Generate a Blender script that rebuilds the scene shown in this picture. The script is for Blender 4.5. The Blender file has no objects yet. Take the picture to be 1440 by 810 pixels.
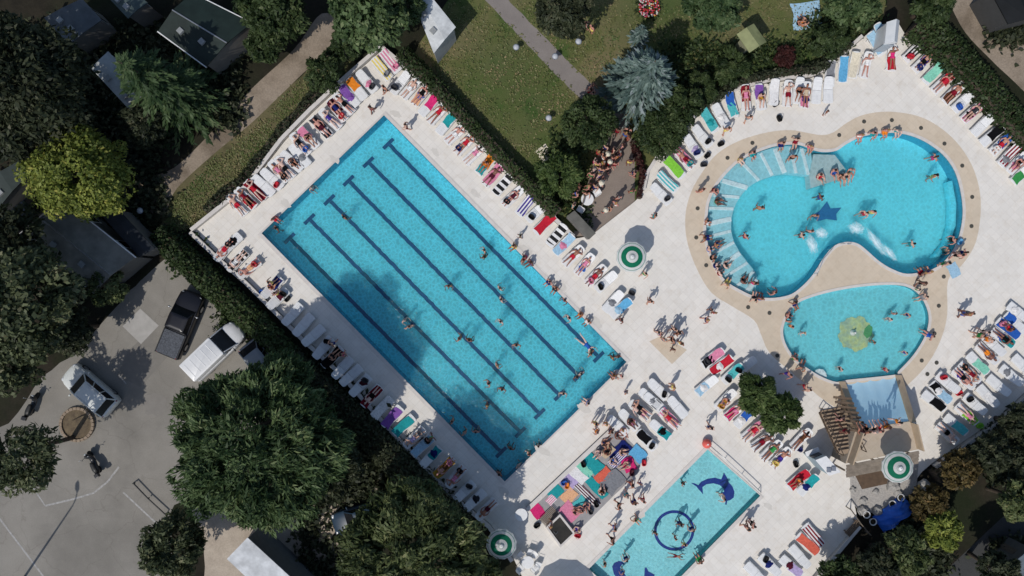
import bpy, bmesh, math, random
import numpy as np
from mathutils import Vector, Matrix, Euler
from mathutils.geometry import tessellate_polygon
random.seed(7)
RNG = np.random.default_rng(11)
SC = bpy.context.scene
COL = SC.collection
PPM, CAMH = 19.45, 57.0           # photo pixels per metre on the paving, camera height

def W(px, py, z=0.0):
    """point at height z that the survey photo shows at pixel px, py"""
    k = (1 - z / CAMH) / PPM
    return Vector(((px - 720) * k, (405 - py) * k, z))
def G(px, py, z=0.0):
    return Vector(((px - 720) / PPM, (405 - py) / PPM, z))
def rz_px(dx, dy):
    """z rotation that turns local +Y to the photo direction dx, dy"""
    return math.atan2(-dx, -dy)
def lin(h):
    c = [int(h[i:i + 2], 16) / 255 for i in (0, 2, 4)]
    return tuple(x / 12.92 if x <= .04045 else ((x + .055) / 1.055) ** 2.4 for x in c)
HEX = dict(white='eeecea', cream='e6dcc6', teal='2a9ea2', turquoise='58bfc2', mint='8ed8be', sky='69b2dc', paleblue='a6cbe2', blue='2f62b8',
    navy='1f2a6b', purple='463690', violet='8659aa', lavender='bfaed6', pink='e08aa8', hotpink='dd3578', red='c4283a', darkred='861c2c',
    coral='e06c58', orange='ee8c2e', peach='ecb78e', yellow='efd878', gold='c4953a', green='3f9650', lime='8cd448', grey='86888d',
    charcoal='36373c', black='121214', brown='66422e', maroon='561e2e', beige='cdb99e')
CLR = {k: lin(v) for k, v in HEX.items()}

# ------------------------------------------------------------------ materials
def nodes_of(m):
    m.use_nodes = True
    return m.node_tree.nodes, m.node_tree.links
def ramp(nd, stops):
    r = nd.new('ShaderNodeValToRGB'); e = r.color_ramp.elements
    while len(e) < len(stops): e.new(0.5)
    for el, (p, c) in zip(e, stops):
        el.position = p; el.color = (*c, 1) if len(c) == 3 else c
    return r
def mixc(nd, lk, a, b, fac, mode='MIX'):
    m = nd.new('ShaderNodeMix'); m.data_type = 'RGBA'; m.blend_type = mode
    if isinstance(fac, (int, float)): m.inputs[0].default_value = fac
    else: lk.new(fac, m.inputs[0])
    for s, v in ((6, a), (7, b)):
        if isinstance(v, tuple): m.inputs[s].default_value = (*v[:3], 1)
        else: lk.new(v, m.inputs[s])
    return m.outputs[2]
def noise(nd, lk, vec, scale, detail=6, rough=.6):
    n = nd.new('ShaderNodeTexNoise'); n.inputs['Scale'].default_value = scale
    n.inputs['Detail'].default_value = detail; n.inputs['Roughness'].default_value = rough
    lk.new(vec, n.inputs['Vector']); return n.outputs[0]
def coords(nd, world=False):
    if world: return nd.new('ShaderNodeNewGeometry').outputs['Position']
    return nd.new('ShaderNodeTexCoord').outputs['Object']
MATS = {}
def mat(name, c1, c2=None, scale=3.0, rough=.6, metal=0, spec=.3, bump=0, world=False, scale2=None, c3=None, objcol=False, coat=0, lo=.35, hi=.65):
    """plain procedural surface: two or three tones mixed by noise, optional bump, optional per-object colour"""
    if name in MATS: return MATS[name]
    m = bpy.data.materials.new(name); nd, lk = nodes_of(m); b = nd['Principled BSDF']
    v = coords(nd, world); f = noise(nd, lk, v, scale)
    c2 = c2 or tuple(x * .8 for x in c1)
    r = ramp(nd, [(lo, c1), (hi, c2)]); lk.new(f, r.inputs[0]); out = r.outputs[0]
    if c3:
        f2 = noise(nd, lk, v, scale2 or scale * .2, 4)
        r2 = ramp(nd, [(.42, (0, 0, 0)), (.6, (1, 1, 1))]); lk.new(f2, r2.inputs[0])
        out = mixc(nd, lk, out, c3, r2.outputs[0])
    if objcol:
        oi = nd.new('ShaderNodeObjectInfo'); out = mixc(nd, lk, oi.outputs['Color'], out, 1.0, 'MULTIPLY')
    lk.new(out, b.inputs['Base Color'])
    b.inputs['Roughness'].default_value = rough; b.inputs['Metallic'].default_value = metal
    b.inputs['Specular IOR Level'].default_value = spec; b.inputs['Coat Weight'].default_value = coat
    if bump:
        bm_ = nd.new('ShaderNodeBump'); bm_.inputs['Strength'].default_value = bump; bm_.inputs['Distance'].default_value = .05
        lk.new(f, bm_.inputs['Height']); lk.new(bm_.outputs[0], b.inputs['Normal'])
    MATS[name] = m; return m
def leaf_mat(name, dark, light, trans=.32):
    m = bpy.data.materials.new(name); nd, lk = nodes_of(m)
    for n in list(nd):
        if n.type == 'BSDF_PRINCIPLED': nd.remove(n)
    at = nd.new('ShaderNodeAttribute'); at.attribute_name = 'tint'
    r = ramp(nd, [(0, dark), (.72, tuple(a + (b - a) * .7 for a, b in zip(dark, light))), (.92, light), (1, (light[0] * 1.35, light[1] * 1.15, light[2] * 1.3))]); lk.new(at.outputs['Fac'], r.inputs[0])
    p = nd.new('ShaderNodeBsdfPrincipled'); p.inputs['Roughness'].default_value = .55; p.inputs['Specular IOR Level'].default_value = .25
    lk.new(r.outputs[0], p.inputs['Base Color'])
    t = nd.new('ShaderNodeBsdfTranslucent'); lk.new(r.outputs[0], t.inputs[0])
    mx = nd.new('ShaderNodeMixShader'); mx.inputs[0].default_value = trans
    lk.new(p.outputs[0], mx.inputs[1]); lk.new(t.outputs[0], mx.inputs[2])
    lk.new(mx.outputs[0], nd['Material Output'].inputs[0]); MATS[name] = m; return m

WHITE = mat('white_plastic', (.80, .80, .79), (.70, .70, .70), 4, .4)
SKIN = mat('skin', (1, 1, 1), (.86, .80, .78), 9, .5, objcol=True)
HAIR = mat('hair', (1, 1, 1), (.6, .6, .6), 20, .5, objcol=True)
CLOTH = mat('cloth', (1, 1, 1), (.72, .72, .72), 7, .9, spec=.1, objcol=True)
BAGM = mat('bag_fabric', (1, 1, 1), (.6, .6, .6), 8, .7, objcol=True)
METAL = mat('steel', (.55, .56, .57), (.45, .45, .46), 8, .35, metal=.8)
DARKMETAL = mat('dark_metal', (.03, .03, .032), (.05, .05, .05), 8, .5)
RUBBER = mat('rubber', (.015, .015, .015), (.025, .025, .025), 8, .8)
BLACKGLASS = mat('dark_glass', (.010, .011, .012), (.015, .016, .018), 3, .22, spec=.25)
WOOD = mat('weathered_wood', (.17, .12, .08), (.10, .07, .05), 5, .8, bump=.2)
TIMBER = mat('old_timber', (.20, .16, .12), (.12, .10, .08), 6, .8)
BARK = mat('bark', (.10, .075, .055), (.05, .04, .03), 6, .9, bump=.4)

def stripe_mat(name, c2, freq, axis):
    m = bpy.data.materials.new(name); nd, lk = nodes_of(m); b = nd['Principled BSDF']
    v = coords(nd); sp = nd.new('ShaderNodeSeparateXYZ'); lk.new(v, sp.inputs[0])
    mu = nd.new('ShaderNodeMath'); mu.operation = 'MULTIPLY'; mu.inputs[1].default_value = freq; lk.new(sp.outputs[axis], mu.inputs[0])
    fr = nd.new('ShaderNodeMath'); fr.operation = 'FRACT'; lk.new(mu.outputs[0], fr.inputs[0])
    gt = nd.new('ShaderNodeMath'); gt.operation = 'GREATER_THAN'; gt.inputs[1].default_value = .55; lk.new(fr.outputs[0], gt.inputs[0])
    oi = nd.new('ShaderNodeObjectInfo'); out = mixc(nd, lk, oi.outputs['Color'], c2, gt.outputs[0])
    f = noise(nd, lk, v, 7); r = ramp(nd, [(.3, (1, 1, 1)), (.7, (.75, .75, .75))]); lk.new(f, r.inputs[0])
    lk.new(mixc(nd, lk, out, r.outputs[0], 1.0, 'MULTIPLY'), b.inputs['Base Color']); b.inputs['Roughness'].default_value = .9
    MATS[name] = m; return m
STRIPE = stripe_mat('striped_cloth', CLR['white'], 4.5, 0)
BORDER = stripe_mat('barred_cloth', CLR['white'], 2.2, 1)

# ------------------------------------------------------------------ mesh helpers
class MB:
    """collects verts and faces for one mesh"""
    def __init__(s): s.v = []; s.f = []; s.mi = []
    def add(s, vs, fs, mi=0):
        o = len(s.v); s.v += [tuple(p) for p in vs]; s.f += [tuple(o + i for i in f) for f in fs]; s.mi += [mi] * len(fs)
    def box(s, c, size, rz=0, mi=0, taper=1.0, rx=0):
        x, y, z = size[0] / 2, size[1] / 2, size[2] / 2; R = Euler((rx, 0, rz)).to_matrix(); c = Vector(c)
        vs = [c + R @ Vector((sx * x * (taper if sz > 0 else 1), sy * y * (taper if sz > 0 else 1), sz * z)) for sz in (-1, 1) for sy in (-1, 1) for sx in (-1, 1)]
        s.add(vs, [(0, 2, 3, 1), (4, 5, 7, 6), (0, 1, 5, 4), (2, 6, 7, 3), (0, 4, 6, 2), (1, 3, 7, 5)], mi)
    def loft(s, rings, cap=True, mi=0, closed=True):
        n = len(rings[0]); o = len(s.v)
        for r in rings: s.v += [tuple(p) for p in r]
        fs = []
        for i in range(len(rings) - 1):
            for j in range(n if closed else n - 1):
                a, b = o + i * n + j, o + i * n + (j + 1) % n
                fs.append((a, b, b + n, a + n))
        if cap: fs += [tuple(o + j for j in range(n))[::-1], tuple(o + (len(rings) - 1) * n + j for j in range(n))]
        s.f += fs; s.mi += [mi] * len(fs)
    def tube(s, pts, r, n=8, mi=0, cap=True):
        pts = [Vector(p) for p in pts]; rs = r if isinstance(r, (list, tuple)) else [r] * len(pts); rings = []
        up = Vector((0, 0, 1))
        for i, p in enumerate(pts):
            d = (pts[min(i + 1, len(pts) - 1)] - pts[max(i - 1, 0)]).normalized()
            a = d.cross(up if abs(d.z) < .9 else Vector((0, 1, 0))).normalized(); b = d.cross(a)
            rings.append([p + (a * math.cos(t) + b * math.sin(t)) * rs[i] for t in [2 * math.pi * k / n for k in range(n)]])
        s.loft(rings, cap, mi)
    def capsule(s, p0, r0, p1, r1, n=12):
        p0, p1 = Vector(p0), Vector(p1); d = p1 - p0; L = d.length; d.normalize()
        a = d.cross(Vector((0, 0, 1)) if abs(d.z) < .9 else Vector((0, 1, 0))).normalized(); b = d.cross(a); rings = []
        for t, r in ((-.97 * r0, .25 * r0), (-.7 * r0, .71 * r0), (0, r0), (L, r1), (L + .7 * r1, .71 * r1), (L + .97 * r1, .25 * r1)):
            rings.append([p0 + d * t + (a * math.cos(q) + b * math.sin(q)) * r for q in [2 * math.pi * k / n for k in range(n)]])
        s.loft(rings)
    def ball(s, c, r, n=12, m=8, mi=0, lo=0.0):
        c = Vector(c); r = r if isinstance(r, (tuple, list)) else (r, r, r); rings = []
        for i in range(m + 1):
            ph = math.pi * (.02 + .96 * (lo + (1 - lo) * i / m)); rings.append([c + Vector((r[0] * math.sin(ph) * math.cos(2 * math.pi * k / n), r[1] * math.sin(ph) * math.sin(2 * math.pi * k / n), -r[2] * math.cos(ph))) for k in range(n)])
        s.loft(rings, mi=mi)
    def lathe(s, prof, n=24, c=(0, 0, 0), mi=0, cap=True):
        c = Vector(c); s.loft([[c + Vector((r * math.cos(2 * math.pi * k / n), r * math.sin(2 * math.pi * k / n), z)) for k in range(n)] for r, z in prof], cap, mi)
    def prism(s, poly, z0, z1, mi=0):
        n = len(poly); tri = tessellate_polygon([[Vector((p[0], p[1], 0)) for p in poly]])
        o = [(p[0], p[1], z0) for p in poly] + [(p[0], p[1], z1) for p in poly]
        fs = [tuple(t)[::-1] for t in tri] + [tuple(i + n for i in t) for t in tri] + [(i, (i + 1) % n, (i + 1) % n + n, i + n) for i in range(n)]
        s.add(o, fs, mi)
    def mesh(s, name):
        me = bpy.data.meshes.new(name); me.from_pydata(s.v, [], s.f); me.validate()
        bm = bmesh.new(); bm.from_mesh(me); bmesh.ops.recalc_face_normals(bm, faces=bm.faces); bm.to_mesh(me); bm.free()
        return me
    def build(s, name, m, parent=None, smooth=False, angle=None, bevel=0):
        me = s.mesh(name); ms = m if isinstance(m, (list, tuple)) else [m]
        for x in ms: me.materials.append(x)
        if len(ms) > 1 and len(me.polygons) == len(s.mi): me.polygons.foreach_set('material_index', s.mi)
        if bevel:
            bm = bmesh.new(); bm.from_mesh(me); bmesh.ops.bevel(bm, geom=[e for e in bm.edges if len(e.link_faces) == 2 and e.calc_face_angle(0) > .6], offset=bevel, segments=2, affect='EDGES', profile=.6); bm.to_mesh(me); bm.free()
        if smooth:
            me.polygons.foreach_set('use_smooth', [True] * len(me.polygons))
            if angle: me.set_sharp_from_angle(angle=angle)
        o = bpy.data.objects.new(name, me); COL.objects.link(o)
        if parent: o.parent = parent
        return o
def mesh_obj(name, me, parent=None, color=None):
    o = bpy.data.objects.new(name, me); COL.objects.link(o)
    if parent: o.parent = parent
    if color: o.color = (*color, 1)
    return o
def empty(name, loc=(0, 0, 0), rz=0):
    o = bpy.data.objects.new(name, None); COL.objects.link(o); o.location = loc; o.rotation_euler = (0, 0, rz); o.empty_display_size = .2
    return o
REG = []   # (object, look, place, landmark point)
def tag(o, look, cat, group=None, place='', pt=None):
    o['label'] = (look + (' ' + place if place else '')).strip(); o['category'] = cat
    if group: o['group'] = group
    REG.append((o, look, place, pt)); return o
def struct(o): o['kind'] = 'structure'; return o
def copy_tree(o, parent=None):
    c = o.copy(); COL.objects.link(c); c.parent = parent
    for k in ('label',):
        if k in c: del c[k]
    for ch in o.children: copy_tree(ch, c)
    return c
ORD = 'first second third fourth fifth sixth seventh eighth ninth tenth eleventh twelfth thirteenth fourteenth fifteenth sixteenth seventeenth eighteenth nineteenth twentieth twenty-first twenty-second twenty-third twenty-fourth twenty-fifth twenty-sixth twenty-seventh'.split()
def spline(pts, per=6, closed=True):
    out = []; n = len(pts)
    rng = range(n) if closed else range(n - 1)
    for i in rng:
        g = (lambda k: pts[k % n]) if closed else (lambda k: pts[min(max(k, 0), n - 1)])
        p0, p1, p2, p3 = g(i - 1), g(i), g(i + 1), g(i + 2)
        for k in range(per):
            t = k / per
            out.append(tuple(.5 * ((2 * p1[j]) + (-p0[j] + p2[j]) * t + (2 * p0[j] - 5 * p1[j] + 4 * p2[j] - p3[j]) * t * t + (-p0[j] + 3 * p1[j] - 3 * p2[j] + p3[j]) * t ** 3) for j in (0, 1)))
    if not closed: out.append(tuple(pts[-1]))
    return out
def wobble(pts, amp, seed=0):
    r = random.Random(seed); return [(x + r.uniform(-amp, amp), y + r.uniform(-amp, amp)) for x, y in pts]
def sheet(name, px_outer, z, m, holes=(), skirt=0.0):
    """flat polygon (photo pixels of ground points) with holes"""
    loops = [[G(*p, 0) for p in px_outer]] + [[G(*p, 0) for p in h] for h in holes]
    tri = tessellate_polygon(loops); vs = [Vector((p.x, p.y, z)) for l in loops for p in l]
    mb = MB(); mb.add(vs, [tuple(t) for t in tri])
    if skirt:
        k = len(loops[0]); lo = [Vector((p.x, p.y, z - skirt)) for p in loops[0]]
        o = len(mb.v); mb.add(lo, []); mb.f += [(i, (i + 1) % k, o + (i + 1) % k, o + i) for i in range(k)]; mb.mi += [0] * k
    me = bpy.data.meshes.new(name); me.from_pydata(mb.v, [], mb.f); me.materials.append(m)
    bm = bmesh.new(); bm.from_mesh(me)
    bmesh.ops.recalc_face_normals(bm, faces=bm.faces)
    if sum(f.normal.z * f.calc_area() for f in bm.faces) < 0: bmesh.ops.reverse_faces(bm, faces=bm.faces)
    bm.to_mesh(me); bm.free()
    o = bpy.data.objects.new(name, me); COL.objects.link(o); return o

# ------------------------------------------------------------------ vegetation
def quads_obj(name, V, tint, m, parent=None):
    n = len(V) // 4; me = bpy.data.meshes.new(name)
    me.vertices.add(4 * n); me.vertices.foreach_set('co', np.asarray(V, np.float32).ravel())
    me.loops.add(4 * n); me.loops.foreach_set('vertex_index', np.arange(4 * n, dtype=np.int32))
    me.polygons.add(n); me.polygons.foreach_set('loop_start', np.arange(0, 4 * n, 4, dtype=np.int32))
    a = me.attributes.new('tint', 'FLOAT', 'FACE'); a.data.foreach_set('value', np.clip(tint, 0, 1).astype(np.float32))
    me.update(); me.validate(); me.materials.append(m)
    o = bpy.data.objects.new(name, me); COL.objects.link(o)
    if parent: o.parent = parent
    return o
def leaves_at(P, Nrm, size, aspect, rng, flat=.6, axis=None):
    """leaf quads at points P, facing roughly Nrm"""
    n = len(P); d = Nrm * flat + rng.normal(0, 1, (n, 3)) * (1 - flat) * .8; d /= np.linalg.norm(d, axis=1, keepdims=True) + 1e-6
    t = rng.normal(0, 1, (n, 3)) if axis is None else axis + rng.normal(0, .25, (n, 3))
    t -= d * (t * d).sum(1, keepdims=True); t /= np.linalg.norm(t, axis=1, keepdims=True) + 1e-6
    b = np.cross(d, t); s = size * rng.uniform(.6, 1.4, (n, 1))
    t, b = t * s, b * s / aspect
    V = np.empty((n, 4, 3)); V[:, 0] = P - t; V[:, 1] = P - b * 1.0 - t * .1; V[:, 2] = P + t; V[:, 3] = P + b - t * .1
    return V.reshape(-1, 3)
def crown_leaves(c, rad, nclump, nleaf, size, aspect, seed, cl=(.16, .30), bottom=-.55, flat=.55, radial=0):
    rng = np.random.default_rng(seed); rad = np.array(rad)
    u = rng.normal(0, 1, (nclump * 3, 3)); u /= np.linalg.norm(u, axis=1, keepdims=True); u = u[u[:, 2] > bottom][:nclump]
    rr = rng.uniform(.55, .92, (len(u), 1)) * (1 + .12 * np.sin(u[:, :1] * 5 + seed) * np.cos(u[:, 1:2] * 4))
    C = u * rr; cr = rng.uniform(*cl, len(u)); ctint = rng.uniform(.12, .85, len(u))
    k = rng.integers(0, len(u), nleaf)
    v = rng.normal(0, 1, (nleaf, 3)); v /= np.linalg.norm(v, axis=1, keepdims=True)
    v[:, 2] = np.where(v[:, 2] < -.3, -v[:, 2], v[:, 2])
    P = (C[k] + v * (cr[k] * rng.uniform(.75, 1.05, nleaf))[:, None]) * rad + np.array(c)
    N = v + np.array([0, 0, .35]); N /= np.linalg.norm(N, axis=1, keepdims=True)
    tint = ctint[k] + rng.normal(0, .20, nleaf)
    ax = None
    if radial:
        ax = (P - np.array(c)) / rad; ax[:, 2] -= .35; ax /= np.linalg.norm(ax, axis=1, keepdims=True) + 1e-6; ax = ax * radial + rng.normal(0, .45, ax.shape)
    return leaves_at(P, N, size, aspect, rng, flat, ax), tint
def trunk_mb(base, top, r, limbs, spread, seed):
    rr = random.Random(seed); mb = MB(); base, top = Vector(base), Vector(top)
    mid = base.lerp(top, .5) + Vector((rr.uniform(-.15, .15), rr.uniform(-.15, .15), 0))
    mb.tube([base - Vector((0, 0, .2)), base + Vector((0, 0, .3)), mid, top], [r * 1.35, r, r * .75, r * .4], 10)
    for i in range(limbs):
        a = 2 * math.pi * i / limbs + rr.uniform(-.3, .3); s = base.lerp(top, rr.uniform(.35, .8)); L = spread * rr.uniform(.6, .95)
        e = s + Vector((math.cos(a) * L, math.sin(a) * L, L * rr.uniform(.25, .7)))
        mb.tube([s, s.lerp(e, .5) + Vector((0, 0, .1 * L)), e], [r * .45, r * .28, r * .1], 6)
    return mb
def tree(name, px, py, rpx, h, m, look, place='', cat='tree', nclump=90, nleaf=9000, size=.26, aspect=2.2, seed=1, squash=.8, group='trees around the pool grounds', zmid=None, cl=(.16, .30), flat=.55, ground=-.15, sx=1.0, radial=.6):
    zc = zmid or h * .6; k = (1 - zc / CAMH) / PPM; c = W(px, py, zc); R = rpx * k; rzv = min(h - zc, R * squash * 1.2)
    root = empty(name, (c.x, c.y, ground)); tag(root, look, cat, group, place, (px, py))
    V, t = crown_leaves((0, 0, zc - ground), (R * sx, R, rzv), nclump, nleaf, size, aspect, seed, cl, flat=flat, radial=radial)
    quads_obj('crown', V, t, m, root)
    trunk_mb((0, 0, 0), (0, 0, zc + rzv * .3), max(.17, R * .055), 7 if R > 2 else 4, R * .7, seed).build('trunk', BARK, root, smooth=True)
    return root
def band(name, pts, width, h, m, look, cat='hedge', dens=60, size=.16, aspect=1.8, seed=3, ground=-.15, group=None):
    """clipped or wild hedge along a line of ground pixels"""
    rng = np.random.default_rng(seed); P0 = [G(*p, 0) for p in pts]; root = empty(name, (P0[0].x, P0[0].y, ground)); tag(root, look, cat, group)
    seg = [(P0[i], P0[i + 1]) for i in range(len(P0) - 1)]; Ls = [(b - a).length for a, b in seg]; tot = sum(Ls); n = int(tot * (width + h) * dens)
    k = rng.choice(len(seg), n, p=np.array(Ls) / tot); t = rng.uniform(0, 1, n)
    A = np.array([tuple(s[0]) for s in seg]); B = np.array([tuple(s[1]) for s in seg])
    P = A[k] + (B[k] - A[k]) * t[:, None]; d = B[k] - A[k]; d /= np.linalg.norm(d, axis=1, keepdims=True); side = np.stack([-d[:, 1], d[:, 0], 0 * d[:, 0]], 1)
    along = (P[:, 0] * .9 + P[:, 1] * .7); wv = .5 * np.sin(along * 1.7 + seed) + .5 * np.sin(along * .6 + 1.3 * seed)
    ang = rng.uniform(0, math.pi, n); hw = width / 2 * (1 + .25 * wv); hh = h * (1 + .15 * wv)
    rr = rng.uniform(.7, 1.06, n)
    P = P + side * (np.cos(ang) * hw * rr)[:, None]; P[:, 2] = np.abs(np.sin(ang)) ** .6 * hh * rr + ground
    N = side * np.cos(ang)[:, None]; N[:, 2] += np.sin(ang) + .3; N /= np.linalg.norm(N, axis=1, keepdims=True)
    P -= np.array([P0[0].x, P0[0].y, ground])
    tint = .45 + .2 * np.sin(along * 2.3 + rng.normal(0, .5, n)) + rng.normal(0, .17, n)
    quads_obj('foliage', leaves_at(P, N, size, aspect, rng, .5), tint, m, root)
    core = MB()
    for a, b in seg:
        dd = (b - a).normalized(); sd = Vector((-dd.y, dd.x, 0)); o0 = Vector((P0[0].x, P0[0].y, 0)); q = width * .33
        core.loft([[p - o0 + sd * q * sx + Vector((0, 0, zz * h * .7)) for sx, zz in ((-1, 0), (-.8, 1), (.8, 1), (1, 0))] for p in (a - dd * .1, b + dd * .1)])
    core.build('branch_core', BARK, root)
    return root
def palm(name, px, py, rpx, h, m, look, place='', nfr=34, seed=1, base=None, group='palms in planters', ground=0.0, lw=.035, droop=.55):
    rng = random.Random(seed); c = W(px, py, h); R = rpx * (1 - h / CAMH) / PPM
    b = G(*base, ground) if base else Vector((c.x, c.y, ground)); root = empty(name, b); tag(root, look, 'palm', group, place, (px, py))
    top = Vector((c.x - b.x, c.y - b.y, h - ground)); P = []; T = []
    for i in range(nfr):
        a = rng.uniform(0, 6.283); el = rng.uniform(-.15, 1.25); L = R * rng.uniform(.85, 1.15) / max(.75, math.cos(el * .6)); d0 = Vector((math.cos(a) * math.cos(el), math.sin(a) * math.cos(el), math.sin(el)))
        tint = rng.uniform(.1, .9); p = top.copy(); dd = d0.copy(); n = 16
        for k in range(n):
            q = p + dd * (L / n); dd = (dd + Vector((0, 0, -droop / n * 2))).normalized(); sd = dd.cross(Vector((0, 0, 1))).normalized(); f = math.sin(math.pi * min(1, (k + 1.5) / (n + .5))) ** .5
            P += [p - sd * .02, p + sd * .02, q + sd * .02, q - sd * .02]; T.append(tint)
            for sgn in (-1, 1):
                e = p + sd * sgn * R * .27 * f + dd * R * .16 - Vector((0, 0, .05 + .12 * f * rng.random())); w = dd * lw
                P += [p - w, p + w, e + w * .3, e - w * .3]; T.append(tint + rng.uniform(-.15, .15))
            p = q
    quads_obj('crown', np.array([tuple(v) for v in P]), np.array(T), m, root)
    mb = MB(); pts = [Vector((0, 0, -.1)).lerp(top, t) for t in (0, .12, .35, .6, .85, 1)]
    mb.tube(pts, [.24, .2, .17, .16, .17, .24] if h > 3 else [.16, .15, .14, .14, .15, .18], 10); mb.build('trunk', BARK, root, smooth=True)
    return root
def conifer(name, px, py, rpx, h, m, look, place='', seed=1, nlev=16, nbr=15, ground=-.15, size=.24):
    rng = np.random.default_rng(seed); zc = h * .42; c = W(px, py, zc); R = rpx * (1 - zc / CAMH) / PPM
    root = empty(name, (c.x, c.y, ground)); tag(root, look, 'tree', 'trees around the pool grounds', place, (px, py)); P = []; Nn = []; A = []; T = []
    for l in range(nlev):
        z = h * (.08 + .9 * l / nlev); Lr = R * (1 - l / nlev) ** .8 + .15
        for b in range(nbr):
            a = rng.uniform(0, 6.283); L = Lr * rng.uniform(.75, 1.12); tint = rng.uniform(.1, .95); n = int(8 + L * 9)
            for k in range(n):
                t = (k + 1) / n; w = .28 * L * (1 - t * .75); off = rng.uniform(-w, w) * .6
                P.append((math.cos(a) * L * t - math.sin(a) * off, math.sin(a) * L * t + math.cos(a) * off, z - L * t * .22 - abs(off) * .2)); Nn.append((0, 0, 1))
                A.append((math.cos(a) - math.sin(a) * off / max(w, .1) * .8, math.sin(a) + math.cos(a) * off / max(w, .1) * .8, -.2)); T.append(tint + rng.normal(0, .12) + .15 * (t - .5))
    quads_obj('crown', leaves_at(np.array(P), np.array(Nn, float), size, 3.2, rng, .72, np.array(A)), np.array(T), m, root)
    mb = MB(); mb.tube([(0, 0, -.1), (0, 0, h * .5), (0, 0, h * .97)], [R * .07, R * .05, .02], 9); mb.build('trunk', BARK, root, smooth=True)
    return root
# ------------------------------------------------------------------ people
def remesh(mb, voxel, ratio=.5):
    me = mb.mesh('shape'); o = bpy.data.objects.new('shape', me); COL.objects.link(o)
    md = o.modifiers.new('r', 'REMESH'); md.mode = 'VOXEL'; md.voxel_size = voxel; md.use_smooth_shade = True
    sm = o.modifiers.new('s', 'SMOOTH'); sm.iterations = 3; sm.factor = .4
    dc = o.modifiers.new('d', 'DECIMATE'); dc.ratio = ratio
    dg = bpy.context.evaluated_depsgraph_get(); out = bpy.data.meshes.new_from_object(o.evaluated_get(dg))
    bpy.data.objects.remove(o); out.polygons.foreach_set('use_smooth', [True] * len(out.polygons)); return out
STAND = dict(ank=(.10, 0, .08), toe=(.13, .15, .035), knee=(.10, .02, .49), hip=(.09, 0, .90), pel=(0, 0, .95), waist=(0, 0, 1.10), chest=(0, -.01, 1.28),
             neck=(0, -.01, 1.44), head=(0, .025, 1.60), sho=(.185, -.01, 1.40), elb=(.25, -.03, 1.12), wri=(.26, .07, .88), face=(0, 1, 0))
def pose(**kw):
    d = {}
    for k, v in STAND.items():
        d['l' + k] = (-v[0], v[1], v[2]); d['r' + k] = v
    for k, v in kw.items():
        if k[0] in 'lr' and k[1:] in STAND: d[k] = v
        else:
            d['r' + k] = v; d['l' + k] = (-v[0], v[1], v[2])
    return d
def lie(J, up=True):
    """stand pose to lying: head along +Y"""
    return lambda p: Vector((p.x, p.z - .9, (p.y + .115) if up else (.115 - p.y)))
def body_parts(J, grow=0.0):
    g = lambda k: Vector(J[k]); mb = MB(); V = Vector
    pel, ch, nk, hd, wa = g('rpel'), g('rchest'), g('rneck'), g('rhead'), g('rwaist'); up = (ch - pel).normalized()
    def ell(c, r, ax):
        s = MB(); s.ball((0, 0, 0), r, 16, 10); q = V((0, 0, 1)).rotation_difference(ax).to_matrix()
        mb.add([c + q @ V(p) for p in s.v], s.f)
    ell(pel, (.165, .118, .12), up); ell(wa, (.138, .098, .15), up); ell(ch, (.165, .112, .17), up); ell(ch + (nk - ch) * .55, (.155, .085, .09), (nk - ch).normalized())
    mb.capsule(nk - up * .05, .062, nk.lerp(hd, .5), .052)
    hx = (hd - nk).normalized(); ell(hd + hx * .02, (.076, .094, .112), hx)
    fw = V(J['rface']); ell(hd + fw * .075 - hx * .055, (.05, .04, .05), hx); mb.capsule(hd + fw * .09 + hx * .015, .012, hd + fw * .112 - hx * .02, .017)   # jaw, nose
    mb.capsule(hd + fw * .088 - hx * .05 - V((.02, 0, 0)), .008, hd + fw * .088 - hx * .05 + V((.02, 0, 0)), .008)                                           # mouth
    for s in 'lr':
        sg = 1 if s == 'r' else -1
        mb.ball(hd + V((sg * .078, 0, 0)), (.014, .024, .032), 8, 6); mb.ball(hd + fw * .086 + hx * .02 + V((sg * .032, 0, 0)), .013, 8, 6)                    # ear, eye
        hip, kn, an, to, sh, el, wr = [g(s + k) for k in ('hip', 'knee', 'ank', 'toe', 'sho', 'elb', 'wri')]
        mb.capsule(hip, .092, hip.lerp(kn, .55), .072); mb.capsule(hip.lerp(kn, .5), .073, kn, .055); mb.capsule(kn, .054, kn.lerp(an, .3), .059); mb.capsule(kn.lerp(an, .28), .059, an, .037)
        mb.capsule(an + (an - kn).normalized() * .03, .042, to, .034)
        mb.capsule(ch.lerp(sh, .7), .07, sh, .058); mb.capsule(sh, .056, el, .040); mb.capsule(el, .040, el.lerp(wr, .35), .042); mb.capsule(el.lerp(wr, .3), .042, wr, .027)
        d = (wr - el).normalized(); sd = d.cross(V((1, 0, 0)) if abs(d.x) < .8 else V((0, 1, 0))).normalized(); nn = d.cross(sd)
        mb.capsule(wr, .028, wr + d * .06, .036); mb.capsule(wr + d * .04 - sd * .018, .026, wr + d * .08 - sd * .014, .022); mb.capsule(wr + d * .04 + sd * .018, .026, wr + d * .08 + sd * .014, .022)
        for i, L in enumerate((.062, .074, .068, .052)):
            a = wr + d * .085 + sd * (-.030 + .020 * i); m1 = a + d * L * .55 + sd * (-.007 + .005 * i); mb.capsule(a, .0105, m1, .0100); mb.capsule(m1, .0100, m1 + d * L * .45 + nn * .014 * sg, .0088)
        t0 = wr + d * .03 - sd * .028; t1 = t0 + d * .03 - sd * .03; mb.capsule(t0, .013, t1, .0115); mb.capsule(t1, .0115, t1 + d * .03 - sd * .008, .0095)
    return mb
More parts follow.
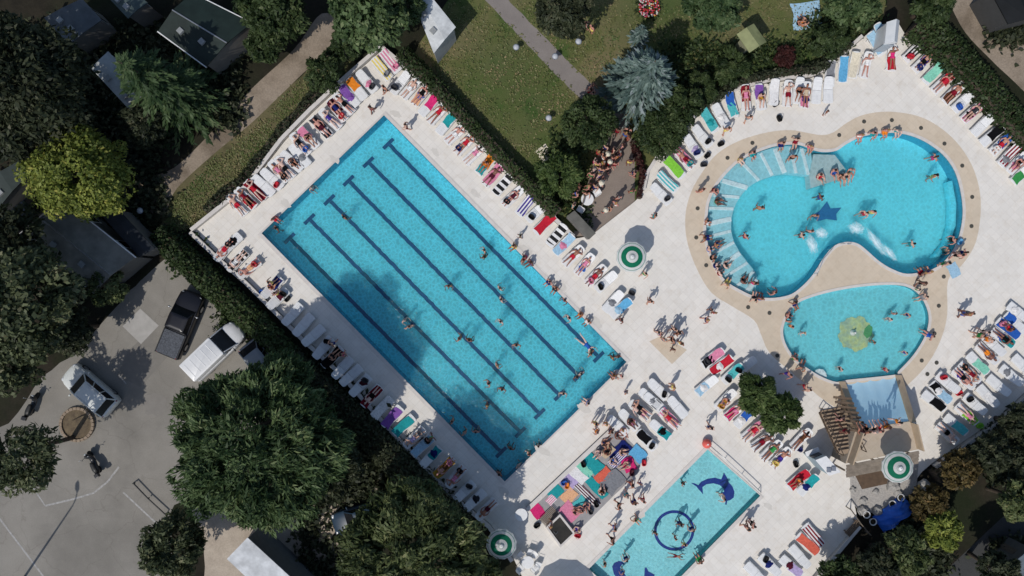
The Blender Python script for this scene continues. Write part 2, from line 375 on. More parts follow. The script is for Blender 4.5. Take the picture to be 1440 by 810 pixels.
def suit_parts(J, kind):
    g = lambda k: Vector(J[k]); mb = MB(); V = Vector; pel, ch, wa = g('rpel'), g('rchest'), g('rwaist'); up = (ch - pel).normalized()
    def ell(c, r, ax):
        s = MB(); s.ball((0, 0, 0), r, 16, 10); q = V((0, 0, 1)).rotation_difference(ax).to_matrix(); mb.add([c + q @ V(p) for p in s.v], s.f)
    ell(pel, (.178, .131, .125 if kind == 'trunks' else .12), up)
    for s in 'lr':
        hip, kn = g(s + 'hip'), g(s + 'knee'); mb.capsule(hip, .106, hip.lerp(kn, .52 if kind == 'trunks' else .1), .092 if kind == 'trunks' else .1)
    if kind == 'suit':
        ell(wa, (.150, .110, .15), up); ell(ch - up * .03, (.175, .124, .125), up)
        for s in (-1, 1): mb.ball(ch + V(J['rface']) * .085 - up * .02 + V((s * .07, 0, 0)), .065, 10, 8)
    return mb
def hair_parts(J, long):
    g = lambda k: Vector(J[k]); mb = MB(); hd, nk = g('rhead'), g('rneck'); fw = Vector(J['rface']); hx = (hd - nk).normalized()
    mb.ball(hd + hx * .045 - fw * .022, (.086, .100, .100), 14, 9)
    mb.ball(hd - fw * .045, (.080, .065, .095), 12, 8)
    if long: mb.capsule(hd - fw * .07, .07, nk - fw * .075 - hx * .08, .045); mb.capsule(nk - fw * .075, .05, nk - fw * .085 - hx * .16, .03)
    return mb
POSES = {
 'stand': (pose(), None),
 'walk': (pose(rank=(.10, .20, .08), rtoe=(.12, .35, .05), rknee=(.10, .17, .50), lank=(-.10, -.26, .13), ltoe=(-.12, -.14, .035), lknee=(-.10, -.02, .50), relb=(.25, -.14, 1.13), rwri=(.25, -.16, .88), lelb=(-.25, .08, 1.14), lwri=(-.22, .26, .98)), None),
 'wade': (pose(elb=(.30, .04, 1.14), wri=(.26, .24, 1.02), rank=(.12, .10, .08), rtoe=(.14, .25, .035), lank=(-.12, -.12, .08), ltoe=(-.13, .03, .035)), None),
 'arms_up': (pose(elb=(.36, .02, 1.52), wri=(.24, .06, 1.76), rank=(.16, .05, .08), rtoe=(.2, .18, .035)), None),
 'sit_edge': (pose(pel=(0, 0, .10), waist=(0, -.02, .25), chest=(0, .0, .42), neck=(0, .02, .58), head=(0, .07, .73), sho=(.185, .01, .54), hip=(.09, .02, .09), knee=(.11, .43, .10), ank=(.11, .44, -.30), toe=(.12, .57, -.36), elb=(.28, -.03, .30), wri=(.24, .10, .10)), None),
 'sit_lean': (pose(pel=(0, 0, .10), waist=(0, -.07, .23), chest=(0, -.15, .38), neck=(0, -.17, .53), head=(0, -.15, .68), sho=(.185, -.16, .50), hip=(.09, .02, .09), rknee=(.14, .42, .12), rank=(.17, .50, -.28), rtoe=(.2, .62, -.34), lknee=(-.10, .43, .10), lank=(-.05, .42, -.30), ltoe=(-.05, .55, -.36), elb=(.27, -.32, .28), wri=(.26, -.36, .06)), None),
 'sit_turn': (pose(pel=(0, 0, .10), waist=(.02, .0, .25), chest=(.04, .05, .41), neck=(.07, .09, .57), head=(.10, .13, .71), rsho=(.21, .02, .53), lsho=(-.13, .14, .53), hip=(.09, .02, .09), knee=(.11, .43, .10), ank=(.11, .44, -.30), toe=(.12, .57, -.36), relb=(.30, -.05, .30), rwri=(.30, -.08, .07), lelb=(-.14, .32, .36), lwri=(-.08, .42, .16)), None),
 'sit_up': (pose(pel=(0, 0, .10), waist=(0, -.05, .24), chest=(0, -.07, .41), neck=(0, -.05, .57), head=(0, .0, .72), sho=(.185, -.06, .53), hip=(.09, .02, .09), knee=(.13, .38, .36), ank=(.12, .66, .06), toe=(.13, .79, .035), elb=(.27, .10, .34), wri=(.19, .32, .36)), None),
 'lie_up': (pose(ank=(.11, 0, .08), toe=(.15, .08, -.04), elb=(.31, -.03, 1.15), wri=(.27, .02, .92)), True),
 'lie_wide': (pose(ank=(.17, 0, .08), toe=(.22, .07, -.03), knee=(.13, .05, .49), relb=(.40, -.02, 1.48), rwri=(.20, .0, 1.66), lelb=(-.33, -.02, 1.16), lwri=(-.36, .0, .92)), True),
 'lie_down': (pose(ank=(.12, -.02, .08), toe=(.14, -.04, -.08), elb=(.36, .04, 1.45), wri=(.22, .07, 1.66)), False),
 'swim': (pose(ank=(.22, -.05, .12), toe=(.28, -.06, -.02), knee=(.18, -.02, .50), elb=(.34, .05, 1.58), wri=(.30, .08, 1.84)), False),
}
PM = {}
def pose_mesh(p, what):
    if (p, what) in PM: return PM[(p, what)]
    J, up = POSES[p]
    if what == 'body': me = remesh(body_parts(J), .0105, .22)
    elif what in ('trunks', 'suit'): me = remesh(suit_parts(J, what), .02, .5)
    else: me = remesh(hair_parts(J, what == 'long_hair'), .018, .6)
    if up is not None:
        f = lie(J, up)
        for v in me.vertices: v.co = f(v.co)
        if p != 'swim': bend(me, .05, 14 if up else 6)
    me.name = p + '_' + what; me.materials.append(SKIN if what == 'body' else HAIR if 'hair' in what else CLOTH); PM[(p, what)] = me; return me
def bend(me, y0, deg):
    a = math.radians(deg)
    for v in me.vertices:
        if v.co.y > y0:
            d = v.co.y - y0; w = min(1, d / .12); t = a * w
            v.co = Vector((v.co.x, y0 + d * math.cos(t) - v.co.z * math.sin(t), v.co.z * math.cos(t) + d * math.sin(t)))
SKINS = [lin(h) for h in ('c4957f', 'b4806b', 'd0a996', '9c6b57', 'c28a7c', 'd9b9ab', '80574a', 'c79384')]
HAIRS = {'dark-haired': lin('1c1410'), 'black-haired': lin('0c0a0a'), 'brown-haired': lin('3f281a'), 'blonde': lin('a98552'), 'grey-haired': lin('8d8984')}
HK = ['dark-haired'] * 4 + ['black-haired'] * 2 + ['brown-haired'] * 3 + ['blonde'] + ['grey-haired']
SWK = ['red', 'black', 'navy', 'blue', 'black', 'navy', 'white', 'charcoal', 'darkred', 'teal', 'orange', 'purple', 'hotpink', 'green', 'yellow', 'grey']
NICE = dict(hotpink='hot pink', darkred='dark red', paleblue='pale blue', sky='sky blue', turquoise='turquoise', lime='lime green', mint='mint green')
prng = random.Random(21)
def nice(c): return NICE.get(c, c)
def person(loc, rz, ps, verb, place, pt, kind=None, color=None, hair=None, scale=None, group='bathers', child=False, hat=None):
    kind = kind or prng.choice(['trunks', 'suit']); color = color or prng.choice(SWK); hair = hair or prng.choice(HK); sc = scale or (prng.uniform(.64, .74) if child else prng.uniform(.90, 1.02))
    o = mesh_obj('person', pose_mesh(ps, 'body'), None, prng.choice(SKINS)); o.location = loc; o.rotation_euler = (0, 0, rz); o.scale = (sc, sc, sc)
    long = kind == 'suit' and prng.random() < .7
    mesh_obj('hair', pose_mesh(ps, 'long_hair' if long else 'hair'), o, HAIRS[hair])
    mesh_obj('swim_trunks' if kind == 'trunks' else 'swimsuit', pose_mesh(ps, kind), o, CLR[color])
    if hat:
        J = POSES[ps][0]; hd = Vector(J['rhead']); mb = MB(); mb.lathe([(.02, .16), (.09, .15), (.11, .06), (.20, .04), (.205, .03), (.10, .03)], 18, hd)
        h = mb.build('sun_hat', CLOTH, o, smooth=True); h.color = (*CLR[hat], 1)
    look = f"{hair} {'child' if child else 'bather'} in {nice(color)} {'trunks' if kind == 'trunks' else 'swimsuit'}" + (f" and {hat} hat" if hat else '') + (' ' + verb if verb else '')
    return tag(o, look, 'person', group, place, pt)

# ------------------------------------------------------------------ loungers, towels, bags, parasols, chairs
HINGE, BACK = .05, 14
def rounded_rect(w, y0, y1, r0, r1, n=6):
    pts = []
    for cx, cy, r, a0 in ((w - r1, y1 - r1, r1, 0), (-w + r1, y1 - r1, r1, 90), (-w + r0, y0 + r0, r0, 180), (w - r0, y0 + r0, r0, 270)):
        pts += [(cx + r * math.cos(math.radians(a0 + 90 * k / n)), cy + r * math.sin(math.radians(a0 + 90 * k / n))) for k in range(n + 1)]
    return pts
def make_lounger():
    r = empty('sun_lounger'); H = .34; a = math.radians(BACK)
    def slab(y0, y1, r0, r1, slots, bend_):
        mb = MB(); mb.prism(rounded_rect(.31, y0, y1, r0, r1), -.02, .02)
        for k in range(slots):   # raised moulded ribs with gaps between
            y = y0 + (y1 - y0) * (k + .5) / slots; mb.box((0, y, .026), (.50, (y1 - y0) / slots * .62, .014))
        if bend_:
            mb.v = [(x, HINGE + (y - HINGE) * math.cos(a) - z * math.sin(a), z * math.cos(a) + (y - HINGE) * math.sin(a)) for x, y, z in mb.v]
        mb.v = [(x, y, z + H) for x, y, z in mb.v]; return mb
    slab(-.95, HINGE - .01, .12, .02, 9, False).build('seat', WHITE, r)
    slab(HINGE + .01, .97, .02, .2, 7, True).build('backrest', WHITE, r)
    for s in (-1, 1):
        mb = MB(); mb.tube([(s * .335, -.93, H - .03), (s * .34, 0, H - .02), (s * .335, .62, H - .03)], .026, 6); mb.build('side_rail', WHITE, r)
        for y in (-.72, .50):
            mb = MB(); mb.tube([(s * .31, y, H - .03), (s * .335, y - .04 * (1 if y < 0 else -1), 0)], [.032, .026], 8); mb.build('leg', WHITE, r)
    return r
_L = [None, 0]
def lounger(px, py, rz, look, place, group):
    p = W(px, py, .3); p.z = 0
    if _L[0] is None: _L[0] = make_lounger(); o = _L[0]
    else: o = copy_tree(_L[0])
    o.location = p; o.rotation_euler = (0, 0, rz); return tag(o, look, 'sun lounger', group, place, (px, py))
TW = {}
def towel_mesh(kind, v, m):
    key = (kind, v, m.name)
    if key in TW: return TW[key]
    r = random.Random(v * 7 + len(kind)); mb = MB(); nx, ny = 7, 18
    hw, y0, y1 = dict(lounge=(.30 + .015 * v, -.88 + .07 * v, .90), half=(.30, -.25 + .1 * v, .86), foot=(.29, -.85, -.1 + .1 * v), ground=(.42 + .06 * v, -.85, .85), mat=(.34, -.95, .95))[kind]
    ph = r.uniform(0, 6)
    vs = []
    for j in range(ny + 1):
        for i in range(nx + 1):
            u, w = i / nx * 2 - 1, j / ny; y = y0 + (y1 - y0) * w; x = u * hw * (1 + .05 * math.sin(w * 9 + ph)) + .03 * math.sin(w * 5 + ph)
            y += .035 * math.sin(u * 2.2 + ph) * (1 if w in (0, 1) else .3); z = .012 * math.sin(x * 21 + ph) * math.sin(y * 13 + ph) + .014
            vs.append([x, y, z])
    if kind in ('lounge', 'half', 'foot'):
        a = math.radians(BACK)
        vs = [[x, HINGE + (y - HINGE) * math.cos(a) - z * math.sin(a), z * math.cos(a) + (y - HINGE) * math.sin(a)] if y > HINGE else [x, y, z] for x, y, z in vs]
    fs = [(j * (nx + 1) + i, j * (nx + 1) + i + 1, (j + 1) * (nx + 1) + i + 1, (j + 1) * (nx + 1) + i) for j in range(ny) for i in range(nx)]
    mb.add(vs, fs); me = mb.mesh('towel'); me.polygons.foreach_set('use_smooth', [True] * len(me.polygons)); me.materials.append(m)
    # a turned hem along both ends keeps the cloth from looking like paper
    TW[key] = me; return me
def towel(loc, rz, kind, color, look, place, pt, group='towels', m=None, v=None, sx=1, sy=1):
    o = mesh_obj('towel', towel_mesh(kind, prng.randrange(3) if v is None else v, m or CLOTH), None, CLR[color]); o.location = loc; o.rotation_euler = (0, 0, rz); o.scale = (sx, sy, 1)
    return tag(o, look, 'towel', group, place, pt)
BG = {}
def bag(loc, rz, color, place, pt, look=None, group='beach bags', s=1.0):
    if 'p' not in BG:
        mb = MB(); rings = []
        for z, f in ((0, .8), (.04, .96), (.16, 1.05), (.27, .92), (.31, .80), (.26, .70), (.15, .6)):
            rings.append([(x * f * .25, y * f * .16, z) for x, y in [(abs(math.cos(t)) ** .6 * (1 if math.cos(t) > 0 else -1), abs(math.sin(t)) ** .6 * (1 if math.sin(t) > 0 else -1)) for t in [2 * math.pi * k / 16 for k in range(16)]]])
        mb.loft(rings); me = mb.mesh('bag'); me.polygons.foreach_set('use_smooth', [True] * len(me.polygons)); me.materials.append(BAGM); BG['p'] = me
        mb = MB(); mb.tube([(-.12, 0, 0), (-.11, .03, .12), (0, .06, .17), (.11, .03, .12), (.12, 0, 0)], .014, 6); h = mb.mesh('handle'); h.materials.append(BAGM); BG['h'] = h
    o = mesh_obj('beach_bag', BG['p'], None, CLR[color]); o.location = loc; o.rotation_euler = (0, 0, rz); o.scale = (s, s, s)
    for y in (-.11, .11):
        h = mesh_obj('handle', BG['h'], o, CLR[color]); h.location = (0, y, .27); h.rotation_euler = (0, 0, 0 if y > 0 else math.pi)
    return tag(o, look or f'{nice(color)} beach bag', 'bag', group, place, pt)
def canopy_mat():
    m = bpy.data.materials.new('parasol_cloth'); nd, lk = nodes_of(m); b = nd['Principled BSDF']
    sp = nd.new('ShaderNodeSeparateXYZ'); lk.new(coords(nd), sp.inputs[0])
    cx = nd.new('ShaderNodeCombineXYZ'); lk.new(sp.outputs[0], cx.inputs[0]); lk.new(sp.outputs[1], cx.inputs[1])
    ln = nd.new('ShaderNodeVectorMath'); ln.operation = 'LENGTH'; lk.new(cx.outputs[0], ln.inputs[0])
    r = ramp(nd, [(0, lin('9fb7b2')), (.08, lin('e6e8e6')), (.17, lin('b4c4c0')), (.21, lin('e6e8e6')), (.38, lin('0c7a5a')), (.68, lin('e4e7e6')), (.84, lin('7fa89c')), (.88, lin('e2e5e4'))]); r.color_ramp.interpolation = 'CONSTANT'
    dv = nd.new('ShaderNodeMath'); dv.operation = 'DIVIDE'; dv.inputs[1].default_value = 1.1; lk.new(ln.outputs['Value'], dv.inputs[0]); lk.new(dv.outputs[0], r.inputs[0])
    lk.new(r.outputs[0], b.inputs['Base Color']); b.inputs['Roughness'].default_value = .85
    t = nd.new('ShaderNodeBsdfTranslucent'); lk.new(r.outputs[0], t.inputs[0]); mx = nd.new('ShaderNodeMixShader'); mx.inputs[0].default_value = .5; lk.new(b.outputs[0], mx.inputs[1]); lk.new(t.outputs[0], mx.inputs[2]); lk.new(mx.outputs[0], nd['Material Output'].inputs[0])
    return m
CANOPY = canopy_mat()
def parasol(loc, h, look, R=1.08, rz=.2):
    o = empty('parasol', loc, rz); tag(o, look, 'parasol', 'green and white parasols')
    n = 12; mb = MB()
    ring = lambda rr, z, s=0: [(rr * (1 - s * .05 * (k % 2)) * math.cos(math.pi * k / n), rr * (1 - s * .05 * (k % 2)) * math.sin(math.pi * k / n), z) for k in range(2 * n)]
    mb.loft([ring(.03, h), ring(R * .45, h - .16, 1), ring(R * .8, h - .30, 1), ring(R, h - .40, 1), ring(R * 1.005, h - .50, 1)], cap=False); mb.build('canopy', CANOPY, o)
    mb = MB(); mb.lathe([(.16, h + .02), (.12, h + .06), (.03, h + .09)], 16); mb.build('vent_cap', CLOTH, o, smooth=True).color = (.8, .82, .8, 1)
    mb = MB(); mb.tube([(0, 0, 0), (0, 0, h + .12)], .022, 10); mb.build('pole', METAL, o)
    mb = MB(); mb.lathe([(.28, 0), (.28, .06), (.22, .1), (.05, .12), (.05, .3)], 20); mb.build('base', mat('concrete', (.4, .39, .37), (.3, .29, .28), 6, .9), o)
    for k in range(n):
        a = 2 * math.pi * k / n; mb = MB(); mb.tube([(.04 * math.cos(a), .04 * math.sin(a), h - .05), (R * .97 * math.cos(a), R * .97 * math.sin(a), h - .42)], .008, 5); mb.build('rib', METAL, o)
    return o
def make_chair():
    r = empty('plastic_chair'); mb = MB(); mb.prism(rounded_rect(.22, -.21, .21, .05, .08), .42, .45); mb.build('seat', WHITE, r)
    mb = MB(); mb.v = []; mb.prism(rounded_rect(.22, 0, .42, .03, .12), -.012, .012); mb.v = [(x, .2 + y * .22 + 0 * z, .45 + y * .97 + z * .2) for x, y, z in mb.v]; mb.build('backrest', WHITE, r)
    for s in (-1, 1):
        mb = MB(); mb.tube([(s * .24, .22, .64), (s * .25, -.15, .64), (s * .24, -.2, .45)], .018, 6); mb.build('armrest', WHITE, r)
        for y in (-.18, .18):
            mb = MB(); mb.tube([(s * .19, y, .42), (s * .23, y * 1.2, 0)], .018, 6); mb.build('leg', WHITE, r)
    return r
_C = [None]
def chair(px, py, rz, look, place, z=0, group='white plastic chairs'):
    o = make_chair() if _C[0] is None else copy_tree(_C[0]); _C[0] = _C[0] or o
    p = W(px, py, .6 + z); p.z = z; o.location = p; o.rotation_euler = (0, 0, rz); return tag(o, look, 'chair', group, place, (px, py))
_T = [None]
def table(px, py, look, place, z=0, group='round white tables'):
    if _T[0] is None:
        o = empty('round_table'); mb = MB(); mb.lathe([(.44, .70), (.45, .72), (.45, .735), (.43, .74)], 28); mb.build('tabletop', WHITE, o)
        mb = MB(); mb.lathe([(.04, .02), (.035, .3), (.06, .70)], 12); mb.build('pedestal', WHITE, o, smooth=True)
        for k in range(4):
            a = k * math.pi / 2; mb = MB(); mb.tube([(0, 0, .1), (.33 * math.cos(a), .33 * math.sin(a), .02)], .025, 6); mb.build('foot', WHITE, o)
        _T[0] = o
    else: o = copy_tree(_T[0])
    p = W(px, py, .74 + z); p.z = z; o.location = p; return tag(o, look, 'table', group, place, (px, py))

# ------------------------------------------------------------------ vehicles
def paint(name, c, rough=.3): return mat(name, c, tuple(x * .92 for x in c), 2, rough, coat=.2, spec=.4)
def car_body(st, n=5):
    """loft of (y, half width, z bottom, z shoulder, z top) stations"""
    mb = MB(); rings = []
    for y, w, zb, zs, zt in st:
        ring = [(w * .9, zb), (w, zb + .1), (w, zs - .08), (w * .96, zs), (w * .80, zt - .01), (w * .4, zt + .012), (0, zt + .018)]
        rings.append([(x, y, z) for x, z in ring] + [(-x, y, z) for x, z in ring[-2::-1]])
    mb.loft(rings); return mb
def wheels(o, pts, r=.32, w=.2):
    for x, y in pts:
        mb = MB(); prof = [(r * .6, -w / 2), (r * .95, -w / 2), (r, -w / 2 + .03), (r, w / 2 - .03), (r * .95, w / 2), (r * .6, w / 2)]
        mb.loft([[(x + t, y + rr * math.cos(a), r + rr * math.sin(a)) for a in [2 * math.pi * k / 20 for k in range(20)]] for rr, t in prof]); t = mb.build('wheel', RUBBER, o, smooth=True, angle=.6)
        sg = 1 if x > 0 else -1; mb = MB(); mb.loft([[(x + sg * tt, y + rr * math.cos(a), r + rr * math.sin(a)) for a in [2 * math.pi * k / 16 for k in range(16)]] for rr, tt in ((r * .62, .06), (r * .62, w / 2 + .004), (r * .2, w / 2 + .02))]); mb.build('rim', METAL, t)
def greenhouse(o, yf0, yf1, yr1, yr0, wb, wt, zb, zt, pm, roof=True, ns=1):
    mb = MB(); b = [(-wb, yr0, zb), (wb, yr0, zb), (wb * .97, yf0, zb), (-wb * .97, yf0, zb)]; t = [(-wt, yr1, zt), (wt, yr1, zt), (wt * .97, yf1, zt), (-wt * .97, yf1, zt)]; V8 = b + t
    mb.add(b + t, [(3, 2, 6, 7)]); mb.build('windscreen', BLACKGLASS, o)
    mb = MB(); mb.add([V8[i] for i in (0, 4, 5, 1)], [(0, 1, 2, 3)]); mb.build('rear_window', BLACKGLASS, o)
    for f in ((1, 5, 6, 2), (0, 3, 7, 4)):
        mb = MB(); mb.add([V8[i] for i in f], [(0, 1, 2, 3)]); mb.build('side_window', BLACKGLASS, o)
    pi = MB()
    for i in range(4):
        v = Vector(b[i]), Vector(t[i]); pi.tube([v[0] + Vector((0, 0, -.02)), v[1]], [.05, .045], 6)
    for s, A, B in ((1, 1, 2), (-1, 0, 3)):
        for f in ([.45] if ns == 1 else [.33, .66]): pi.tube([Vector(b[A]).lerp(Vector(b[B]), f), Vector(t[A]).lerp(Vector(t[B]), f)], .035, 6)
    pi.build('window_pillar', pm, o)
    if roof:
        L = yf1 - yr1; cy = (yf1 + yr1) / 2; mb = MB(); R = [(x, y + cy) for x, y in rounded_rect(wt + .03, -L / 2 - .03, L / 2 + .03, .12, .12)]
        mb.loft([[(x, y, zt - .02) for x, y in R], [(x * 1.0, y, zt + .02) for x, y in R], [(x * .9, cy + (y - cy) * .95, zt + .045) for x, y in R], [(x * .5, cy + (y - cy) * .6, zt + .06) for x, y in R]]); mb.build('roof', pm, o, smooth=True, angle=.7)
def lamps(o, w, yf, yr, z):
    for s in (-1, 1):
        mb = MB(); mb.ball((s * w * .72, yf - .1, z), (.17, .13, .07), 12, 8); mb.build('headlight', mat('lamp_lens', (.6, .62, .64), (.5, .52, .54), 5, .1), o, smooth=True)
        mb = MB(); mb.ball((s * w * .84, yr + .06, z + .12), (.1, .08, .13), 10, 8); mb.build('tail_light', mat('red_lens', (.3, .01, .01), (.2, .01, .01), 5, .2), o, smooth=True)
def mirrors(o, w, y, z, m):
    for s in (-1, 1):
        mb = MB(); mb.tube([(s * w * .95, y, z - .03), (s * (w + .12), y, z)], .025, 6); mb.ball((s * (w + .17), y, z + .02), (.10, .07, .085), 10, 8); mb.build('mirror', m, o, smooth=True)
def at_px(o, px, py, z, dx, dy, ground=-.15):
    p = W(px, py, z); o.location = (p.x, p.y, ground); o.rotation_euler = (0, 0, rz_px(dx, dy))
def hatchback():
    o = empty('parked_car'); tag(o, 'silver blue hatchback parked beside the round planter with the tall tree', 'car', 'vehicles in the car park'); p = paint('silver_paint', lin('d6d8d4'))
    car_body([(-2.15, .60, .30, .62, .66), (-2.10, .80, .22, .85, .92), (-1.85, .88, .18, .95, 1.0), (-1.0, .90, .18, .95, 1.0), (.6, .90, .18, .93, .97), (1.0, .90, .18, .88, .93), (1.6, .87, .2, .78, .85), (1.95, .80, .22, .65, .74), (2.12, .62, .28, .55, .60)]).build('body', p, o, smooth=True, angle=.8)
    greenhouse(o, 1.0, .35, -1.55, -1.98, .80, .64, .96, 1.45, p, ns=2); wheels(o, [(s * .79, y) for s in (-1, 1) for y in (-1.32, 1.32)]); lamps(o, .85, 2.02, -2.08, .68); mirrors(o, .88, .72, 1.0, p)
    for s in (-1, 1):
        mb = MB(); mb.tube([(s * .56, -1.3, 1.5), (s * .58, -.5, 1.54), (s * .56, .2, 1.5)], .018, 6); mb.build('roof_rail', METAL, o)
    at_px(o, 123, 549, .8, -.76, -.65)
def van():
    o = empty('delivery_van'); tag(o, 'white van with long plain roof parked nose-in by the hedge', 'van', 'vehicles in the car park'); p = paint('white_paint', (.78, .78, .78))
    car_body([(-2.5, .80, .3, 1.0, 1.05), (-2.46, .9, .22, 1.05, 1.1), (-1.0, .92, .2, 1.05, 1.1), (.9, .92, .2, 1.02, 1.08), (1.3, .91, .2, .98, 1.06), (1.9, .86, .22, .88, .96), (2.3, .75, .25, .72, .8), (2.45, .5, .3, .6, .66)]).build('body', p, o, smooth=True, angle=.8)
    greenhouse(o, 1.55, .72, .30, .30, .84, .74, 1.06, 1.80, p, roof=False)
    mb = MB(); R = rounded_rect(.86, -2.44, .62, .08, .12)
    mb.loft([[(x, y, 1.05) for x, y in R], [(x, y, 1.6) for x, y in R], [(x * .93, y, 1.86) for x, y in R], [(x * .8, y * .97 - .02, 1.90) for x, y in R]]); mb.build('load_box', p, o, smooth=True, angle=.7)
    for k in range(5):
        mb = MB(); mb.box((0, -2.1 + k * .55, 1.905), (1.2, .05, .02)); mb.build('roof_ridge', p, o)
    wheels(o, [(s * .8, y) for s in (-1, 1) for y in (-1.5, 1.5)]); lamps(o, .84, 2.3, -2.46, .75); mirrors(o, .92, 1.2, 1.2, DARKMETAL)
    mb = MB(); mb.box((0, 2.42, .42), (1.3, .16, .22)); mb.build('bumper', RUBBER, o, bevel=.04); o.scale = (.97, .94, .95); at_px(o, 300, 493, 1.0, .72, -.69)
def pickup():
    o = empty('pickup_truck'); tag(o, 'black pickup with a patterned grey load-bed cover', 'pickup', 'vehicles in the car park'); p = paint('black_paint', (.012, .012, .016))
    car_body([(-2.45, .78, .35, .92, .96), (-2.4, .88, .3, .98, 1.02), (-.2, .9, .3, .98, 1.02), (.9, .9, .3, 1.0, 1.04), (1.6, .88, .3, .95, 1.0), (2.2, .84, .32, .85, .92), (2.42, .7, .36, .7, .76)]).build('body', p, o, smooth=True, angle=.8)
    greenhouse(o, 1.25, .72, -.30, -.55, .80, .66, 1.02, 1.58, p)
    mb = MB(); mb.prism(rounded_rect(.76, -2.36, -.62, .06, .06), 1.03, 1.09); mb.build('bed_cover', mat('bed_fabric', (.10, .11, .13), (.035, .04, .05), 9, .6), o)
    for s in (-1, 1):
        mb = MB(); mb.box((s * .82, -1.5, 1.06), (.07, 1.85, .08)); mb.build('bed_rail', DARKMETAL, o, bevel=.02)
    wheels(o, [(s * .8, y) for s in (-1, 1) for y in (-1.5, 1.45)], .36, .24); lamps(o, .86, 2.3, -2.4, .8); mirrors(o, .9, .95, 1.12, METAL); at_px(o, 251, 456, .9, .38, -.92)
def dark_car(px, py, dx, dy, look, c, name):
    o = empty('parked_car'); tag(o, look, 'car', 'vehicles in the car park'); p = paint(name, c)
    car_body([(-2.1, .6, .3, .62, .66), (-2.0, .82, .22, .85, .92), (-1.0, .88, .18, .93, .97), (.8, .88, .18, .9, .95), (1.6, .85, .2, .78, .85), (2.05, .65, .26, .58, .65)]).build('body', p, o, smooth=True, angle=.8)
    greenhouse(o, 1.0, .3, -1.3, -1.9, .78, .62, .95, 1.42, p, ns=2); wheels(o, [(s * .77, y) for s in (-1, 1) for y in (-1.3, 1.3)]); lamps(o, .83, 1.98, -2.0, .66); mirrors(o, .86, .7, .98, p); at_px(o, px, py, .9, dx, dy)
def scooter(px, py, dx, dy, look):
    o = empty('motor_scooter'); tag(o, look, 'scooter', 'scooters in the car park'); p = paint('scooter_paint', (.016, .016, .018))
    for y in (-.6, .62):
        mb = MB(); mb.loft([[(t, y + rr * math.cos(a), .28 + rr * math.sin(a)) for a in [2 * math.pi * k / 18 for k in range(18)]] for rr, t in ((.16, -.06), (.28, -.05), (.29, 0), (.28, .05), (.16, .06))]); mb.build('wheel', RUBBER, o, smooth=True)
    mb = MB(); mb.loft([[(w * c, y, z0 + (z1 - z0) * (s * .5 + .5)) for c, s in [(math.cos(t), math.sin(t)) for t in [2 * math.pi * k / 12 for k in range(12)]]] for y, w, z0, z1 in ((-.92, .10, .55, .68), (-.7, .2, .38, .78), (-.3, .22, .3, .76), (.05, .2, .22, .45), (.35, .2, .22, .5), (.5, .22, .35, .95), (.62, .18, .5, 1.0), (.74, .08, .6, .85))]); mb.build('body', p, o, smooth=True)
    mb = MB(); mb.loft([[(x * w, y, z + (.06 if abs(x) < .9 else 0)) for x in (-1, -.6, 0, .6, 1)] for y, w, z in ((-.85, .13, .76), (-.5, .19, .78), (-.1, .16, .76), (.05, .1, .74))]); mb.build('saddle', mat('black_vinyl', (.02, .02, .02), (.03, .03, .03), 6, .45), o, smooth=True)
    mb = MB(); mb.tube([(-.36, .42, 1.0), (-.2, .5, 1.04), (0, .54, 1.0), (.2, .5, 1.04), (.36, .42, 1.0)], .02, 8); mb.build('handlebar', DARKMETAL, o)
    for s in (-1, 1):
        mb = MB(); mb.tube([(s * .25, .48, 1.04), (s * .32, .5, 1.2)], .01, 5); mb.ball((s * .33, .5, 1.24), (.075, .025, .05), 10, 6); mb.build('mirror', METAL, o, smooth=True)
    mb = MB(); mb.box((0, -.98, .86), (.34, .30, .26)); mb.build('top_box', p, o, bevel=.05)
    mb = MB(); mb.ball((0, .74, .86), (.09, .05, .08), 10, 8); mb.build('headlight', mat('lamp_lens', (.6, .62, .64)), o, smooth=True); at_px(o, px, py, .7, dx, dy)

